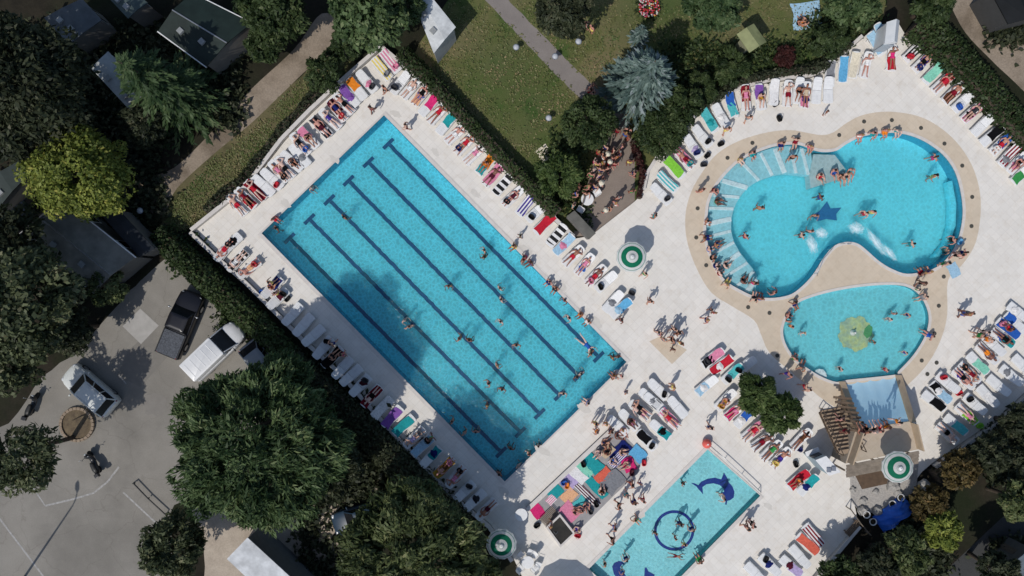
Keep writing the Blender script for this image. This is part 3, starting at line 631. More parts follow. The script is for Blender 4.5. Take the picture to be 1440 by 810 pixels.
# ------------------------------------------------------------------ huts and mobile homes
ROOF = {}
def hut(name, quad, h, c, look, cat, place='', ridge=.25, wall=(.16, .155, .145), ground=-.15, overhang=.18, nwin=2, metal=False, group='huts and mobile homes on the plots'):
    """low building whose roof corners (in order round the roof) the photo shows at pixels quad"""
    P = [W(x, y, h) for x, y in quad]; cen = sum(P, Vector()) / 4; o = empty(name, (cen.x, cen.y, ground)); tag(o, look, cat, group, place, quad[0]); L = [p - Vector((cen.x, cen.y, ground)) for p in P]
    a, b = (L[0] + L[1]) / 2, (L[2] + L[3]) / 2
    ins = [Vector((p.x, p.y, 0)) * (1 - overhang / max(.8, Vector((p.x, p.y)).length)) for p in L]; H = h - ground
    mb = MB(); mb.add([(p.x, p.y, 0) for p in ins] + [(p.x, p.y, H - .02) for p in ins], [(0, 1, 5, 4), (1, 2, 6, 5), (2, 3, 7, 6), (3, 0, 4, 7)]); mb.build('wall', mat('hut_wall_%d' % (wall[0] * 99), wall, tuple(x * .85 for x in wall), 3, .8), o)
    rm = mat('roof_%s' % look[:9], c, tuple(x * .7 for x in c), 1.2, .6, c3=tuple(x * .55 for x in c), scale2=.5, bump=.1)
    mb = MB(); r0, r1 = a + Vector((0, 0, ridge)), b + Vector((0, 0, ridge))
    th = Vector((0, 0, -.08)); top = [L[0], L[1], L[2], L[3], r0, r1]; n = 6
    mb.add([tuple(p) for p in top] + [tuple(p + th) for p in top], [(0, 4, 5, 3), (4, 1, 2, 5), (0 + n, 3 + n, 5 + n, 4 + n), (4 + n, 5 + n, 2 + n, 1 + n), (0, 3, 3 + n, n), (1, 1 + n, 2 + n, 2), (0, n, 4 + n, 4), (4, 4 + n, 1 + n, 1), (3, 5, 5 + n, 3 + n), (5, 2, 2 + n, 5 + n)]); rf = mb.build('roof', rm, o)
    if ridge > .35:
        mb = MB(); mb.tube([r0 + Vector((0, 0, .02)), r1 + Vector((0, 0, .02))], .05, 6); mb.build('ridge_cap', METAL, rf)
        for i, j in ((0, 3), (1, 2)):
            mb = MB(); mb.tube([L[i] * 1.01 - Vector((0, 0, .06)), L[j] * 1.01 - Vector((0, 0, .06))], .05, 6); mb.build('gutter', WHITE, rf)
    for k, (u, w) in enumerate(((.3, .25), (.68, .3))[:2 if max(.1, ridge) < .5 and nwin else 0]):
        q = (L[0].lerp(L[3], u)).lerp(L[1].lerp(L[2], u), w) + Vector((0, 0, ridge * (w * 2) + .06)); mb = MB(); mb.box(q, (.42, .42, .16), .8, taper=.85); mb.build('roof_vent', mat('vent_box', (.32, .33, .33), (.25, .26, .26), 6, .5), rf)
    def on_wall(i, f0, f1, z0, z1, nm, m):
        A, B = ins[i], ins[(i + 1) % 4]; d = (B - A).normalized(); nn = Vector((d.y, -d.x, 0)); mid = (A + B) / 2
        if nn.dot(mid) < 0: nn = -nn
        c0, c1 = A.lerp(B, f0) + nn * .012, A.lerp(B, f1) + nn * .012; fr = MB(); q = [c0, c1]
        fr.loft([[Vector((p.x, p.y, z)) + nn * k for p, z in ((c0, z0), (c1, z0), (c1, z1), (c0, z1))] for k in (0, .03)]); w = fr.build(nm, WHITE if nm == 'window' else TIMBER, o)
        if nm == 'window':
            g = MB(); e0, e1 = c0.lerp(c1, .08) + nn * .035, c0.lerp(c1, .92) + nn * .035; g.add([(e0.x, e0.y, z0 + .07), (e1.x, e1.y, z0 + .07), (e1.x, e1.y, z1 - .07), (e0.x, e0.y, z1 - .07)], [(0, 1, 2, 3)]); g.build('pane', BLACKGLASS, w)
    for i in (1, 3):
        for k in range(nwin): on_wall(i, (k + .35) / nwin, (k + .65) / nwin, H * .4, H * .8, 'window', None)
    if nwin: on_wall(0, .35, .62, .05, min(2.0, H * .85), 'door', None)
    return o
# ------------------------------------------------------------------ ground, paving, roads
def ground_mat(name, stops, s1, s2, tint=None, rough=.95, bump=.3, fine=9.0, amt=.35, cracks=False):
    m = bpy.data.materials.new(name); nd, lk = nodes_of(m); b = nd['Principled BSDF']; v = coords(nd, True)
    r = ramp(nd, stops); lk.new(noise(nd, lk, v, s1, 8, .65), r.inputs[0]); out = r.outputs[0]
    if tint:
        r2 = ramp(nd, [(.45, (0, 0, 0)), (.62, (1, 1, 1))]); lk.new(noise(nd, lk, v, s2, 5), r2.inputs[0]); out = mixc(nd, lk, out, tint, r2.outputs[0])
    if cracks:
        vo = nd.new('ShaderNodeTexVoronoi'); vo.feature = 'DISTANCE_TO_EDGE'; vo.inputs['Scale'].default_value = .22; wn = nd.new('ShaderNodeTexNoise'); wn.inputs['Scale'].default_value = .9; wn.inputs['Detail'].default_value = 6; lk.new(v, wn.inputs['Vector'])
        va = nd.new('ShaderNodeVectorMath'); va.operation = 'MULTIPLY_ADD'; lk.new(wn.outputs['Color'], va.inputs[0]); va.inputs[1].default_value = (1.1,) * 3; lk.new(v, va.inputs[2]); lk.new(va.outputs[0], vo.inputs['Vector'])
        rc = ramp(nd, [(.0015, (.70, .68, .66)), (.006, (1, 1, 1))]); lk.new(vo.outputs['Distance'], rc.inputs[0]); out = mixc(nd, lk, out, rc.outputs[0], .5, 'MULTIPLY')
    f = noise(nd, lk, v, fine, 4, .7); r3 = ramp(nd, [(.3, (1 - amt,) * 3), (.7, (1, 1, 1))]); lk.new(f, r3.inputs[0])
    out = mixc(nd, lk, out, r3.outputs[0], 1.0, 'MULTIPLY'); lk.new(out, b.inputs['Base Color']); b.inputs['Roughness'].default_value = rough; b.inputs['Specular IOR Level'].default_value = .15
    bp = nd.new('ShaderNodeBump'); bp.inputs['Strength'].default_value = bump; bp.inputs['Distance'].default_value = .04; lk.new(f, bp.inputs['Height']); lk.new(bp.outputs[0], b.inputs['Normal']); return m
M_SOIL = ground_mat('dark_soil', [(.3, (.018, .016, .012)), (.7, (.045, .038, .026))], .5, .15, (.02, .026, .012))
M_LAWN = ground_mat('lawn', [(.38, (.080, .125, .034)), (.49, (.155, .158, .060)), (.60, (.28, .215, .125))], .22, .11, (.065, .112, .030), fine=14, amt=.45)
M_DRY = ground_mat('dry_grass', [(.3, (.12, .115, .052)), (.7, (.24, .19, .11))], .6, .3, (.045, .055, .02), fine=12)
M_DIRT = ground_mat('dirt_track', [(.3, (.31, .25, .19)), (.7, (.39, .32, .25))], .5, .4, (.22, .175, .13), fine=10)
M_TAR = ground_mat('asphalt', [(.3, (.27, .25, .22)), (.7, (.33, .31, .275))], .25, .13, (.225, .21, .185), fine=22, amt=.26, bump=.1, cracks=True)
M_PATH = ground_mat('grey_path', [(.3, (.22, .195, .18)), (.7, (.27, .24, .22))], .6, .2, fine=24, amt=.15, bump=.1)
M_TERR = ground_mat('terrace_paving', [(.3, (.24, .195, .165)), (.7, (.31, .26, .22))], .5, .5, fine=16, amt=.2, bump=.1)
M_SAND = ground_mat('pale_sand', [(.3, (.42, .35, .28)), (.7, (.55, .47, .38))], .8, .3, fine=10, amt=.25)
def tile_mat(name, c1, c2, tile, amt=.12, ang=.78, sss=0):
    m = bpy.data.materials.new(name); nd, lk = nodes_of(m); b = nd['Principled BSDF']; v = coords(nd, True)
    mp = nd.new('ShaderNodeMapping'); mp.inputs['Rotation'].default_value = (0, 0, ang); lk.new(v, mp.inputs[0])
    br = nd.new('ShaderNodeTexBrick'); br.inputs['Scale'].default_value = 1; br.inputs['Brick Width'].default_value = tile; br.inputs['Row Height'].default_value = tile; br.offset = 0
    br.inputs['Mortar Size'].default_value = .012; br.inputs['Color1'].default_value = (1, 1, 1, 1); br.inputs['Color2'].default_value = (.94, .94, .94, 1); br.inputs['Mortar'].default_value = (1 - amt * 2,) * 3 + (1,)
    lk.new(mp.outputs[0], br.inputs['Vector'])
    r = ramp(nd, [(.32, c1), (.68, c2)]); lk.new(noise(nd, lk, v, .35, 8, .7), r.inputs[0])
    r2 = ramp(nd, [(.50, (1, 1, 1)), (.72, (.90, .87, .83))]); lk.new(noise(nd, lk, v, 1.8, 6, .75), r2.inputs[0])
    out = mixc(nd, lk, r.outputs[0], br.outputs[0], 1.0, 'MULTIPLY'); out = mixc(nd, lk, out, r2.outputs[0], 1.0, 'MULTIPLY')
    lk.new(out, b.inputs['Base Color']); b.inputs['Roughness'].default_value = .75; b.inputs['Specular IOR Level'].default_value = .2
    if sss: b.subsurface_method = 'BURLEY'; b.inputs['Subsurface Weight'].default_value = .85; b.inputs['Subsurface Radius'].default_value = (1, 1, 1); b.inputs['Subsurface Scale'].default_value = sss
    return m
M_DECK = tile_mat('white_paving', (.80, .76, .70), (.73, .69, .63), .5, .07)
M_COPE = tile_mat('beige_paving', (.66, .555, .43), (.59, .495, .38), .45, .05)
LANE = [(540, 162), (881, 509), (710, 677), (368, 328)]
def arc_px(cx, cy, r, n=20): return [(cx + r * math.cos(2 * math.pi * k / n), cy + r * math.sin(2 * math.pi * k / n)) for k in range(n)]
LAGOON = spline([(995, 303), (999, 280), (1015, 252), (1043, 225), (1079, 209), (1102, 204), (1124, 204), (1143, 211), (1158, 214), (1176, 212), (1190, 203), (1210, 193), (1234, 188), (1261, 187), (1287, 193), (1310, 205), (1330, 222), (1345, 247), (1353, 285), (1352, 316), (1343, 346), (1326, 369), (1306, 380), (1276, 385), (1254, 378), (1236, 367), (1220, 353), (1207, 343), (1192, 340), (1174, 345), (1159, 361), (1143, 386), (1126, 404), (1109, 415), (1083, 419), (1060, 416), (1040, 407), (1021, 395), (1009, 378), (998, 352), (993, 327)], 4)
TODD = spline([(1106, 447), (1116, 432), (1128, 423), (1158, 413), (1198, 405), (1238, 401), (1270, 402), (1289, 411), (1301, 428), (1306, 448), (1301, 471), (1285, 498), (1263, 522), (1257, 527), (1192, 534), (1176, 537), (1156, 530), (1139, 520), (1120, 506), (1106, 486), (1101, 466)], 4)
DOLPH = [(995, 632), (1069, 697), (902, 867), (828, 800)]
DECK = [(537, 71), (602, 126), (660, 190), (720, 253), (770, 303), (806, 336), (830, 332), (893, 283), (901, 275), (905, 262), (911, 245), (930, 216), (952, 193), (985, 160), (1002, 146), (1040, 126), (1080, 117), (1140, 110), (1165, 99), (1190, 75), (1212, 55), (1232, 36), (1262, 30), (1272, 47), (1300, 72), (1340, 112), (1380, 157), (1420, 202), (1445, 228), (1530, 300), (1530, 470), (1445, 548), (1400, 590), (1362, 616), (1310, 652), (1296, 664), (1270, 700), (1230, 720), (1200, 702), (1207, 735), (1160, 790), (1135, 820), (1080, 880), (760, 880), (735, 812), (722, 785), (690, 737), (640, 695), (600, 652), (560, 611), (520, 566), (480, 521), (430, 476), (390, 436), (350, 396), (310, 361), (274, 325), (350, 264), (400, 199), (440, 158), (482, 119)]
COPE = spline([(966, 338), (964, 302), (972, 270), (989, 240), (1010, 215), (1042, 197), (1080, 186), (1112, 183), (1136, 187), (1156, 190), (1172, 186), (1192, 172), (1216, 161), (1250, 157), (1290, 163), (1320, 178), (1346, 201), (1366, 231), (1377, 265), (1379, 300), (1372, 341), (1355, 370), (1338, 386), (1332, 402), (1332, 442), (1325, 472), (1312, 500), (1295, 523), (1272, 545), (1240, 570), (1190, 578), (1158, 562), (1138, 545), (1110, 521), (1082, 496), (1070, 470), (1060, 450), (1030, 431), (1000, 411), (979, 376)], 4)
struct(sheet('ground', [(-9000, -9000), (9000, -9000), (9000, 9000), (-9000, 9000)], -.15, M_SOIL, [DECK]))
struct(sheet('pool_deck', DECK, 0, M_DECK, [LANE, COPE, DOLPH], skirt=.25))
struct(sheet('lagoon_surround', COPE, .004, M_COPE, [LAGOON, TODD], skirt=.05))
z = -.146
struct(sheet('lawn', wobble([(630, 0), (700, -60), (1260, -60), (1245, 20), (1225, 32), (1190, 66), (1160, 92), (1135, 103), (1075, 110), (1035, 120), (1000, 138), (980, 155), (945, 190), (918, 232), (900, 262), (893, 282), (845, 300), (806, 330), (770, 296), (722, 246), (664, 184), (604, 118), (575, 92), (590, 60)], 2, 3), z, M_LAWN))
struct(sheet('dry_verge', wobble([(488, 40), (500, 95), (440, 145), (400, 190), (350, 255), (285, 315), (240, 330), (215, 310), (195, 290), (240, 240), (330, 185), (420, 110)], 4, 5), z, M_DRY))
struct(sheet('dirt_track', spline([(452, 18), (484, 38), (498, 72), (468, 80), (438, 92), (402, 125), (352, 173), (302, 214), (248, 264), (226, 302), (190, 286), (190, 254), (243, 236), (304, 177), (354, 123), (413, 68)], 5), z + .004, M_DIRT))
struct(sheet('dirt_road', spline([(1325, -40), (1370, -20), (1402, 20), (1445, 66), (1560, 180), (1550, 240), (1442, 128), (1396, 84), (1352, 34)], 5), z + .004, M_DIRT))
struct(sheet('footpath', wobble([(672 + 108 * t / 20, -12 + 115 * t / 20) for t in range(21)] + [(780 + 68 * t / 10, 103 + 65 * t / 10) for t in range(11)] + [(872, 190), (886, 172)] + [(868 - 68 * t / 10, 152 - 66 * t / 10) for t in range(11)] + [(800 - 96 * t / 20, 86 - 98 * t / 20) for t in range(21)], .7, 4), z + .004, M_PATH))
struct(sheet('terrace', [(872, 160), (884, 172), (893, 215), (893, 283), (830, 332), (806, 332), (816, 290), (836, 232), (852, 195)], z + .008, M_TERR))
struct(sheet('car_park', wobble(spline([(-60, 640), (10, 596), (60, 530), (108, 492), (168, 424), (205, 386), (238, 362), (258, 388), (312, 440), (352, 486), (395, 540), (330, 640), (262, 700), (236, 735), (230, 880), (-60, 880)], 4), 1.5, 8), z, M_TAR))
struct(sheet('back_lane', [(1280, 880), (1335, 800), (1452, 690), (1560, 600), (1560, 680), (1470, 750), (1390, 840), (1370, 880)], z, ground_mat('lane_tarmac', [(.3, (.05, .052, .052)), (.7, (.075, .076, .075))], .4, .2, fine=14)))
struct(sheet('sandy_yard', wobble(spline([(270, 706), (330, 690), (400, 720), (470, 700), (540, 690), (545, 740), (480, 770), (460, 880), (300, 880), (285, 770)], 4), 2, 2), z + .004, M_SAND))
M_LINE = mat('road_paint', (.42, .41, .39), (.26, .25, .24), 6, .8, world=True)
def strip(name, pts, w, z, m, parent=None):
    P = [G(*p, z) for p in pts]; mb = MB(); L, R = [], []
    for i, p in enumerate(P):
        d = (P[min(i + 1, len(P) - 1)] - P[max(i - 1, 0)]).normalized(); s = Vector((-d.y, d.x, 0)) * w / 2; L.append(p + s); R.append(p - s)
    n = len(P); mb.add(L + R, [(i, i + n, i + 1 + n, i + 1) for i in range(n - 1)]); return mb.build(name, m, parent)
for pts, w in (([(-4, 728), (62, 815)], .12), ([(28, 662), (62, 712)], .09), ([(62, 712), (100, 703), (130, 694), (150, 678), (166, 657)], .13), ([(172, 693), (220, 738)], .12), ([(166, 528), (176, 540)], .08)):
    struct(strip('road_marking', pts, w, z + .006, M_LINE))
struct(sheet('concrete_patch', [(196, 434), (222, 458), (197, 484), (171, 459)], z + .008, mat('patch_concrete', (.42, .40, .375), (.36, .345, .32), 2, .9, world=True)))
struct(sheet('asphalt_repair', [(206, 470), (236, 500), (196, 545), (163, 528), (180, 492)], z + .005, mat('repair_tar', (.215, .20, .178), (.19, .178, .158), 3, .9, world=True)))
struct(sheet('oil_stain', wobble(arc_px(217, 570, 16), 3, 1), z + .007, mat('stain', (.20, .185, .165), (.225, .21, .188), 2, .8, world=True)))

# ------------------------------------------------------------------ pools
def water_mat(name, tint, lo, scale, body, turb=.20):
    """clear rippled water: tinted transmission, some light scattered in the water itself, sky reflection"""
    m = bpy.data.materials.new(name); nd, lk = nodes_of(m); nd.remove(nd['Principled BSDF']); v = coords(nd, True)
    wn = nd.new('ShaderNodeTexNoise'); wn.inputs['Scale'].default_value = scale * .5; wn.inputs['Detail'].default_value = 3; lk.new(v, wn.inputs['Vector'])
    va = nd.new('ShaderNodeVectorMath'); va.operation = 'MULTIPLY_ADD'; lk.new(wn.outputs['Color'], va.inputs[0]); va.inputs[1].default_value = (.55,) * 3; lk.new(v, va.inputs[2])
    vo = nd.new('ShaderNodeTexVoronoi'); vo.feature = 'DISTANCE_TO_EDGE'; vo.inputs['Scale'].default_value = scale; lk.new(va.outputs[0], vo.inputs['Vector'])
    r = ramp(nd, [(0, tint), (.08, tuple(t * (lo + 1) / 2 for t in tint)), (.40, tuple(t * lo for t in tint))]); lk.new(vo.outputs['Distance'], r.inputs[0])  # caustic light web painted into the transmission colour, brightest along cell edges
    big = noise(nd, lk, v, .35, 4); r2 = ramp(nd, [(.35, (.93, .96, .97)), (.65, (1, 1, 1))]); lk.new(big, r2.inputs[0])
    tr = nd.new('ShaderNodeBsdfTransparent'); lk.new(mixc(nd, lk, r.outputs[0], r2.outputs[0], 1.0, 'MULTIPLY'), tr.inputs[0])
    df = nd.new('ShaderNodeBsdfDiffuse'); df.inputs[0].default_value = (*body, 1)
    fm = nd.new('ShaderNodeMapRange'); fm.inputs['From Min'].default_value = .3; fm.inputs['From Max'].default_value = .7; fm.inputs['To Min'].default_value = turb * .75; fm.inputs['To Max'].default_value = turb * 1.3
    lk.new(noise(nd, lk, v, scale * .9, 5, .7), fm.inputs['Value']); m0 = nd.new('ShaderNodeMixShader'); lk.new(fm.outputs[0], m0.inputs[0]); lk.new(tr.outputs[0], m0.inputs[1]); lk.new(df.outputs[0], m0.inputs[2])
    gl = nd.new('ShaderNodeBsdfGlossy'); gl.inputs['Roughness'].default_value = .12
    bp = nd.new('ShaderNodeBump'); bp.inputs['Strength'].default_value = .6; bp.inputs['Distance'].default_value = .08; lk.new(noise(nd, lk, v, scale * 1.6, 3), bp.inputs['Height']); lk.new(bp.outputs[0], gl.inputs['Normal'])
    fr = nd.new('ShaderNodeFresnel'); fr.inputs[0].default_value = 1.33; lk.new(bp.outputs[0], fr.inputs['Normal'])
    mx = nd.new('ShaderNodeMixShader'); lk.new(fr.outputs[0], mx.inputs[0]); lk.new(m0.outputs[0], mx.inputs[1]); lk.new(gl.outputs[0], mx.inputs[2]); lk.new(mx.outputs[0], nd['Material Output'].inputs[0]); return m
def basin(name, px, depth, m_floor, m_wall, wall=.08):
    P = [G(*p, 0) for p in px]; n = len(P); mb = MB(); tri = tessellate_polygon([P])
    mb.add([(p.x, p.y, -depth) for p in P], [tuple(t) for t in tri]); mb.add([(p.x, p.y, -depth) for p in P] + [(p.x, p.y, .004) for p in P], [(i, (i + 1) % n, n + (i + 1) % n, n + i) for i in range(n)], 1)
    return struct(mb.build(name, [m_floor, m_wall]))
def rim(name, px, w, m, z=.035, parent=None, closed=True):
    P = [G(*p, 0) for p in px]; n = len(P); rings = []
    for i in range(n):
        d = (P[(i + 1) % n] - P[i - 1]).normalized(); s = Vector((-d.y, d.x, 0)); a = P[i]; rings.append([a - s * .0 + Vector((0, 0, -.1)), a + Vector((0, 0, z)), a + s * w + Vector((0, 0, z)), a + s * w + Vector((0, 0, -.02))])
    mb = MB(); mb.loft(rings + [rings[0]], cap=False, closed=False); return struct(mb.build(name, m, parent))
M_TILE = tile_mat('pool_tile_blue', (.17, .86, 1.0), (.155, .82, .99), .25, .05, sss=2.4)
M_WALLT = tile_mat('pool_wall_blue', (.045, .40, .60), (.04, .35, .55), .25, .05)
M_TILE2 = tile_mat('lagoon_tile', (.18, .84, .96), (.165, .79, .94), .25, .04, sss=1.2)
M_TILE3 = tile_mat('splash_tile', (.24, .78, .86), (.21, .74, .83), .25, .04, sss=.5)
M_NAVY = mat('navy_mosaic', (.006, .020, .24), (.008, .028, .28), 6, .5)
M_LINEB = mat('lane_tile', (.003, .042, .17), (.004, .052, .20), 6, .5)
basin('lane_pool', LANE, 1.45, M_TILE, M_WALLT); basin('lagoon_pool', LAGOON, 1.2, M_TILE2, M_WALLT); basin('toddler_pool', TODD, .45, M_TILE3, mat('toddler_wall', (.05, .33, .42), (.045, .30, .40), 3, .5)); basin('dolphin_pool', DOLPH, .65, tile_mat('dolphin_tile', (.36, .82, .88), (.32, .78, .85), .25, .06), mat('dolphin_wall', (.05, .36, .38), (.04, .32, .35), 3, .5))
M_RIM = mat('rim_stone', (.66, .62, .58), (.58, .54, .50), 3, .7)
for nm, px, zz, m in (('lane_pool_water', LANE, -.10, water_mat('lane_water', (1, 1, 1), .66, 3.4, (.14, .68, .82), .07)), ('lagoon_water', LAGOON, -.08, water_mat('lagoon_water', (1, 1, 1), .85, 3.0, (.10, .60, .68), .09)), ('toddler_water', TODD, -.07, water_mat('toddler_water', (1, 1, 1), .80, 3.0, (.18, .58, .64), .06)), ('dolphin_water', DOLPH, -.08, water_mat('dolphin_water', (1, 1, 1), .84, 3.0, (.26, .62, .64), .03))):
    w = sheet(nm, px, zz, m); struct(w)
ln = [((548, 204), (840, 500)), ((520, 230), (812, 527)), ((492, 256), (785, 554)), ((465, 283), (757, 580)), ((437, 310), (730, 606)), ((409, 337), (703, 634))]
LP = bpy.data.objects['lane_pool']
for a, b in ln:
    A, B = W(*a, -1.44), W(*b, -1.44); d = (B - A).normalized(); s = Vector((-d.y, d.x, 0)); mb = MB(); q = .14; rr = random.Random(a[0]); N = 90
    e = [(A + (B - A) * k / N, .012 * math.sin(k * 1.9) + rr.uniform(-.014, .014)) for k in range(N + 1)]
    mb.add([p + s * (q + j) for p, j in e] + [p - s * (q - j) for p, j in e], [(k, k + 1, k + N + 2, k + N + 1) for k in range(N)])
    for p in (A - d * .14, B + d * .14):
        mb.add([p + s * x + d * y for x, y in ((-.52, -.135), (.52, -.135), (.52, .135), (-.52, .135))], [(0, 1, 2, 3)])
    mb.build('lane_line', M_LINEB, LP)
def mosaic(name, px, z, m, parent, holes=()):
    P = [[W(*p, z) for p in l] for l in (px, *holes)]; tri = tessellate_polygon(P); mb = MB(); mb.add([p for l in P for p in l], [tuple(t) for t in tri]); return mb.build(name, m, parent)
z6 = lambda ox, oy, l: [(ox + x / 6, oy + y / 6) for x, y in l]
DP = bpy.data.objects['dolphin_pool']; M_EDGE = mat('pale_mosaic', (.30, .55, .60), (.26, .5, .56), 5, .5)
dol = z6(940, 620, [(190, 355), (220, 358), (252, 374), (275, 345), (330, 320), (390, 311), (445, 325), (458, 295), (468, 266), (485, 295), (502, 322), (507, 347), (540, 385), (557, 430), (551, 478), (522, 500), (496, 506), (491, 540), (478, 536), (484, 500), (474, 466), (452, 452), (435, 443), (470, 430), (465, 402), (432, 372), (380, 358), (320, 366), (287, 390), (292, 452), (270, 425), (254, 408), (236, 385)])
mosaic('dolphin_mosaic', dol, -.636, M_NAVY, DP)
d2 = z6(820, 675, [(245, 730), (262, 700), (300, 683), (335, 690), (352, 715), (330, 712), (312, 735), (322, 760), (350, 790), (375, 840), (400, 900), (330, 880), (285, 830), (258, 790)])
mosaic('dolphin_mosaic', d2, -.636, M_NAVY, DP); mosaic('dolphin_mosaic', z6(820, 675, [(520, 740), (535, 738), (552, 772), (605, 800), (590, 840), (540, 870), (515, 820)]), -.636, M_NAVY, DP)
mosaic('ring_mosaic', arc_px(948, 746, 28.5, 48), -.636, M_NAVY, DP, [arc_px(948, 746, 24.5, 48)])
LG = bpy.data.objects['lagoon_pool']
mosaic('star_mosaic', [(1141, 303), (1152, 297), (1163, 283), (1168, 293), (1183, 292), (1176, 301), (1177, 310), (1162, 308), (1150, 311)], -1.19, mat('star_tile', (.014, .10, .32), (.018, .12, .36), 6, .5), LG)
# shallow shelf of the lagoon with radial stone ribs
OUT = LAGOON[-13 * 4 - 2:] ; i0 = LAGOON.index((1143, 211)); i1 = LAGOON.index((1060, 416))
outer = LAGOON[i1:] + LAGOON[:i0 + 1]
inner = spline([(1146, 247), (1126, 244), (1106, 243), (1084, 248), (1061, 258), (1045, 273), (1034, 293), (1030, 316), (1033, 336), (1043, 355), (1056, 372), (1066, 386), (1066, 400)], 5, False)
inset = lambda l: [(x + (1105 - x) * .006, y + (315 - y) * .006) for x, y in l]
M_SHELF = tile_mat('shelf_tile', (.42, .76, .84), (.38, .72, .81), .25, .04)
poly = [G(*p) for p in inset(outer) + inner]
mb = MB(); mb.prism([(p.x, p.y) for p in poly], -1.195, -.34); mb.build('shelf', M_SHELF, LG)
no = len(outer); ni = len(inner)
M_RIB = mat('white_rib', (.82, .89, .91), (.74, .85, .88), 4, .6)
for k in range(15):
    t = (k + .7) / 15.4; a = outer[int(t * (no - 1))]; b = inner[int((1 - t) * (ni - 1))]; a = (a[0] + (b[0] - a[0]) * .06, a[1] + (b[1] - a[1]) * .06); A, B = G(*a, -.32), G(*b, -.32); d = (B - A).normalized(); s = Vector((-d.y, d.x, 0)); w = .12 + .07 * (k % 3 == 0)
    mb = MB(); mb.loft([[p + s * w * f + Vector((0, 0, zz)) for f, zz in ((-1, -.02), (-.8, .04), (.8, .04), (1, -.02))] for p in (A, A.lerp(B, .5), B - d * .05)]); mb.build('shelf_rib', M_RIB, LG)
mb = MB(); mb.prism([(G(*p).x, G(*p).y) for p in [(1146, 216), (1176, 217), (1192, 238), (1187, 250), (1142, 264), (1140, 246)]], -1.195, -.27); mb.build('bench_platform', tile_mat('bench_tile', (.55, .66, .67), (.5, .62, .64), .25, .04), LG)
mb = MB(); cr = [(1338, 255), (1343, 285), (1342, 316), (1334, 342), (1318, 362)]; cr2 = [(1327, 360), (1341, 343), (1350, 316), (1351, 285), (1345, 252)]
mb.prism([(G(*p).x, G(*p).y) for p in cr + cr2], -1.195, -.55); mb.build('side_bench', M_TILE2, LG)
TP = bpy.data.objects['toddler_pool']
fl = [(1203 + (24 + 1.2 * math.sin(9 * a) + 1.0 * math.sin(5 * a + 1) + .7 * math.sin(17 * a)) * math.cos(a), 469 + (24 + 1.2 * math.sin(9 * a) + 1.0 * math.sin(5 * a + 1) + .7 * math.sin(17 * a)) * math.sin(a)) for a in [2 * math.pi * k / 90 for k in range(90)]]
mosaic('flower_mosaic', fl, -.441, mat('yellow_mosaic', (.60, .64, .24), (.46, .60, .34), 2.2, .6, c3=(.38, .50, .36), scale2=1.4), TP)
mosaic('leaf_mosaic', [(1216, 462), (1222, 456), (1227, 460), (1226, 472), (1219, 476), (1214, 470)], -.436, mat('green_mosaic', (.10, .36, .10), (.08, .3, .1), 5, .6), TP)
mb = MB(); mb.lathe([(.22, -.44), (.22, -.38), (.08, -.32), (.05, -.02), (.07, .0), (.02, .01)], 20, G(1203, 468)); mb.build('fountain_jet', WHITE, TP, smooth=True)
mb = MB(); st = [G(*p) for p in [(1146, 525), (1148, 521), (1153, 519), (1159, 520), (1163, 525), (1164, 531), (1155, 530.5)]]; mb.prism([(p.x, p.y) for p in st], -.44, -.15); mb.build('entry_step', M_RIB, TP)
for nm, px, w in (('lane_pool_rim', LANE, .30), ('lagoon_rim', LAGOON, .22), ('toddler_rim', TODD, .2), ('dolphin_pool_rim', DOLPH, .28)):
    P = px if nm != 'lane_pool_rim' else px
    rim(nm, P, w, M_RIM, .03)
# foam where the water jets land
def foam_mat():
    m = bpy.data.materials.new('foam'); nd, lk = nodes_of(m); b = nd['Principled BSDF']; b.inputs['Base Color'].default_value = (.72, .84, .87, 1); b.inputs['Roughness'].default_value = .8; v = coords(nd)
    sp = nd.new('ShaderNodeVectorMath'); sp.operation = 'LENGTH'; lk.new(v, sp.inputs[0]); n = noise(nd, lk, v, 2.2, 6, .7)
    s = nd.new('ShaderNodeMath'); s.operation = 'MULTIPLY_ADD'; lk.new(sp.outputs['Value'], s.inputs[0]); s.inputs[1].default_value = -.5; lk.new(n, s.inputs[2])
    r = ramp(nd, [(.10, (0, 0, 0)), (.50, (.95, .95, .95))]); lk.new(s.outputs[0], r.inputs[0]); lk.new(r.outputs[0], b.inputs['Alpha']); return m
FM = foam_mat()
for px, py, sx, sy, a in ((1204, 321, 1.1, .9, 0), (1232, 340, 2.2, .6, -.9), (1251, 355, 1.4, .5, -.8), (1155, 328, .9, .8, 0), (1142, 344, .7, 1.5, .25)):
    n = 10; mb = MB(); mb.add([((i / n - .5) * 2, (j / n - .5) * 2, .015 * math.sin(i * 2.1) * math.cos(j * 1.7)) for j in range(n + 1) for i in range(n + 1)], [(j * (n + 1) + i, j * (n + 1) + i + 1, (j + 1) * (n + 1) + i + 1, (j + 1) * (n + 1) + i) for j in range(n) for i in range(n)])
    o = mb.build('foam', FM, None, smooth=True); o.location = G(px, py, -.045); o.scale = (sx * .7, sy * .7, 1); o.rotation_euler = (0, 0, a); o['kind'] = 'stuff'
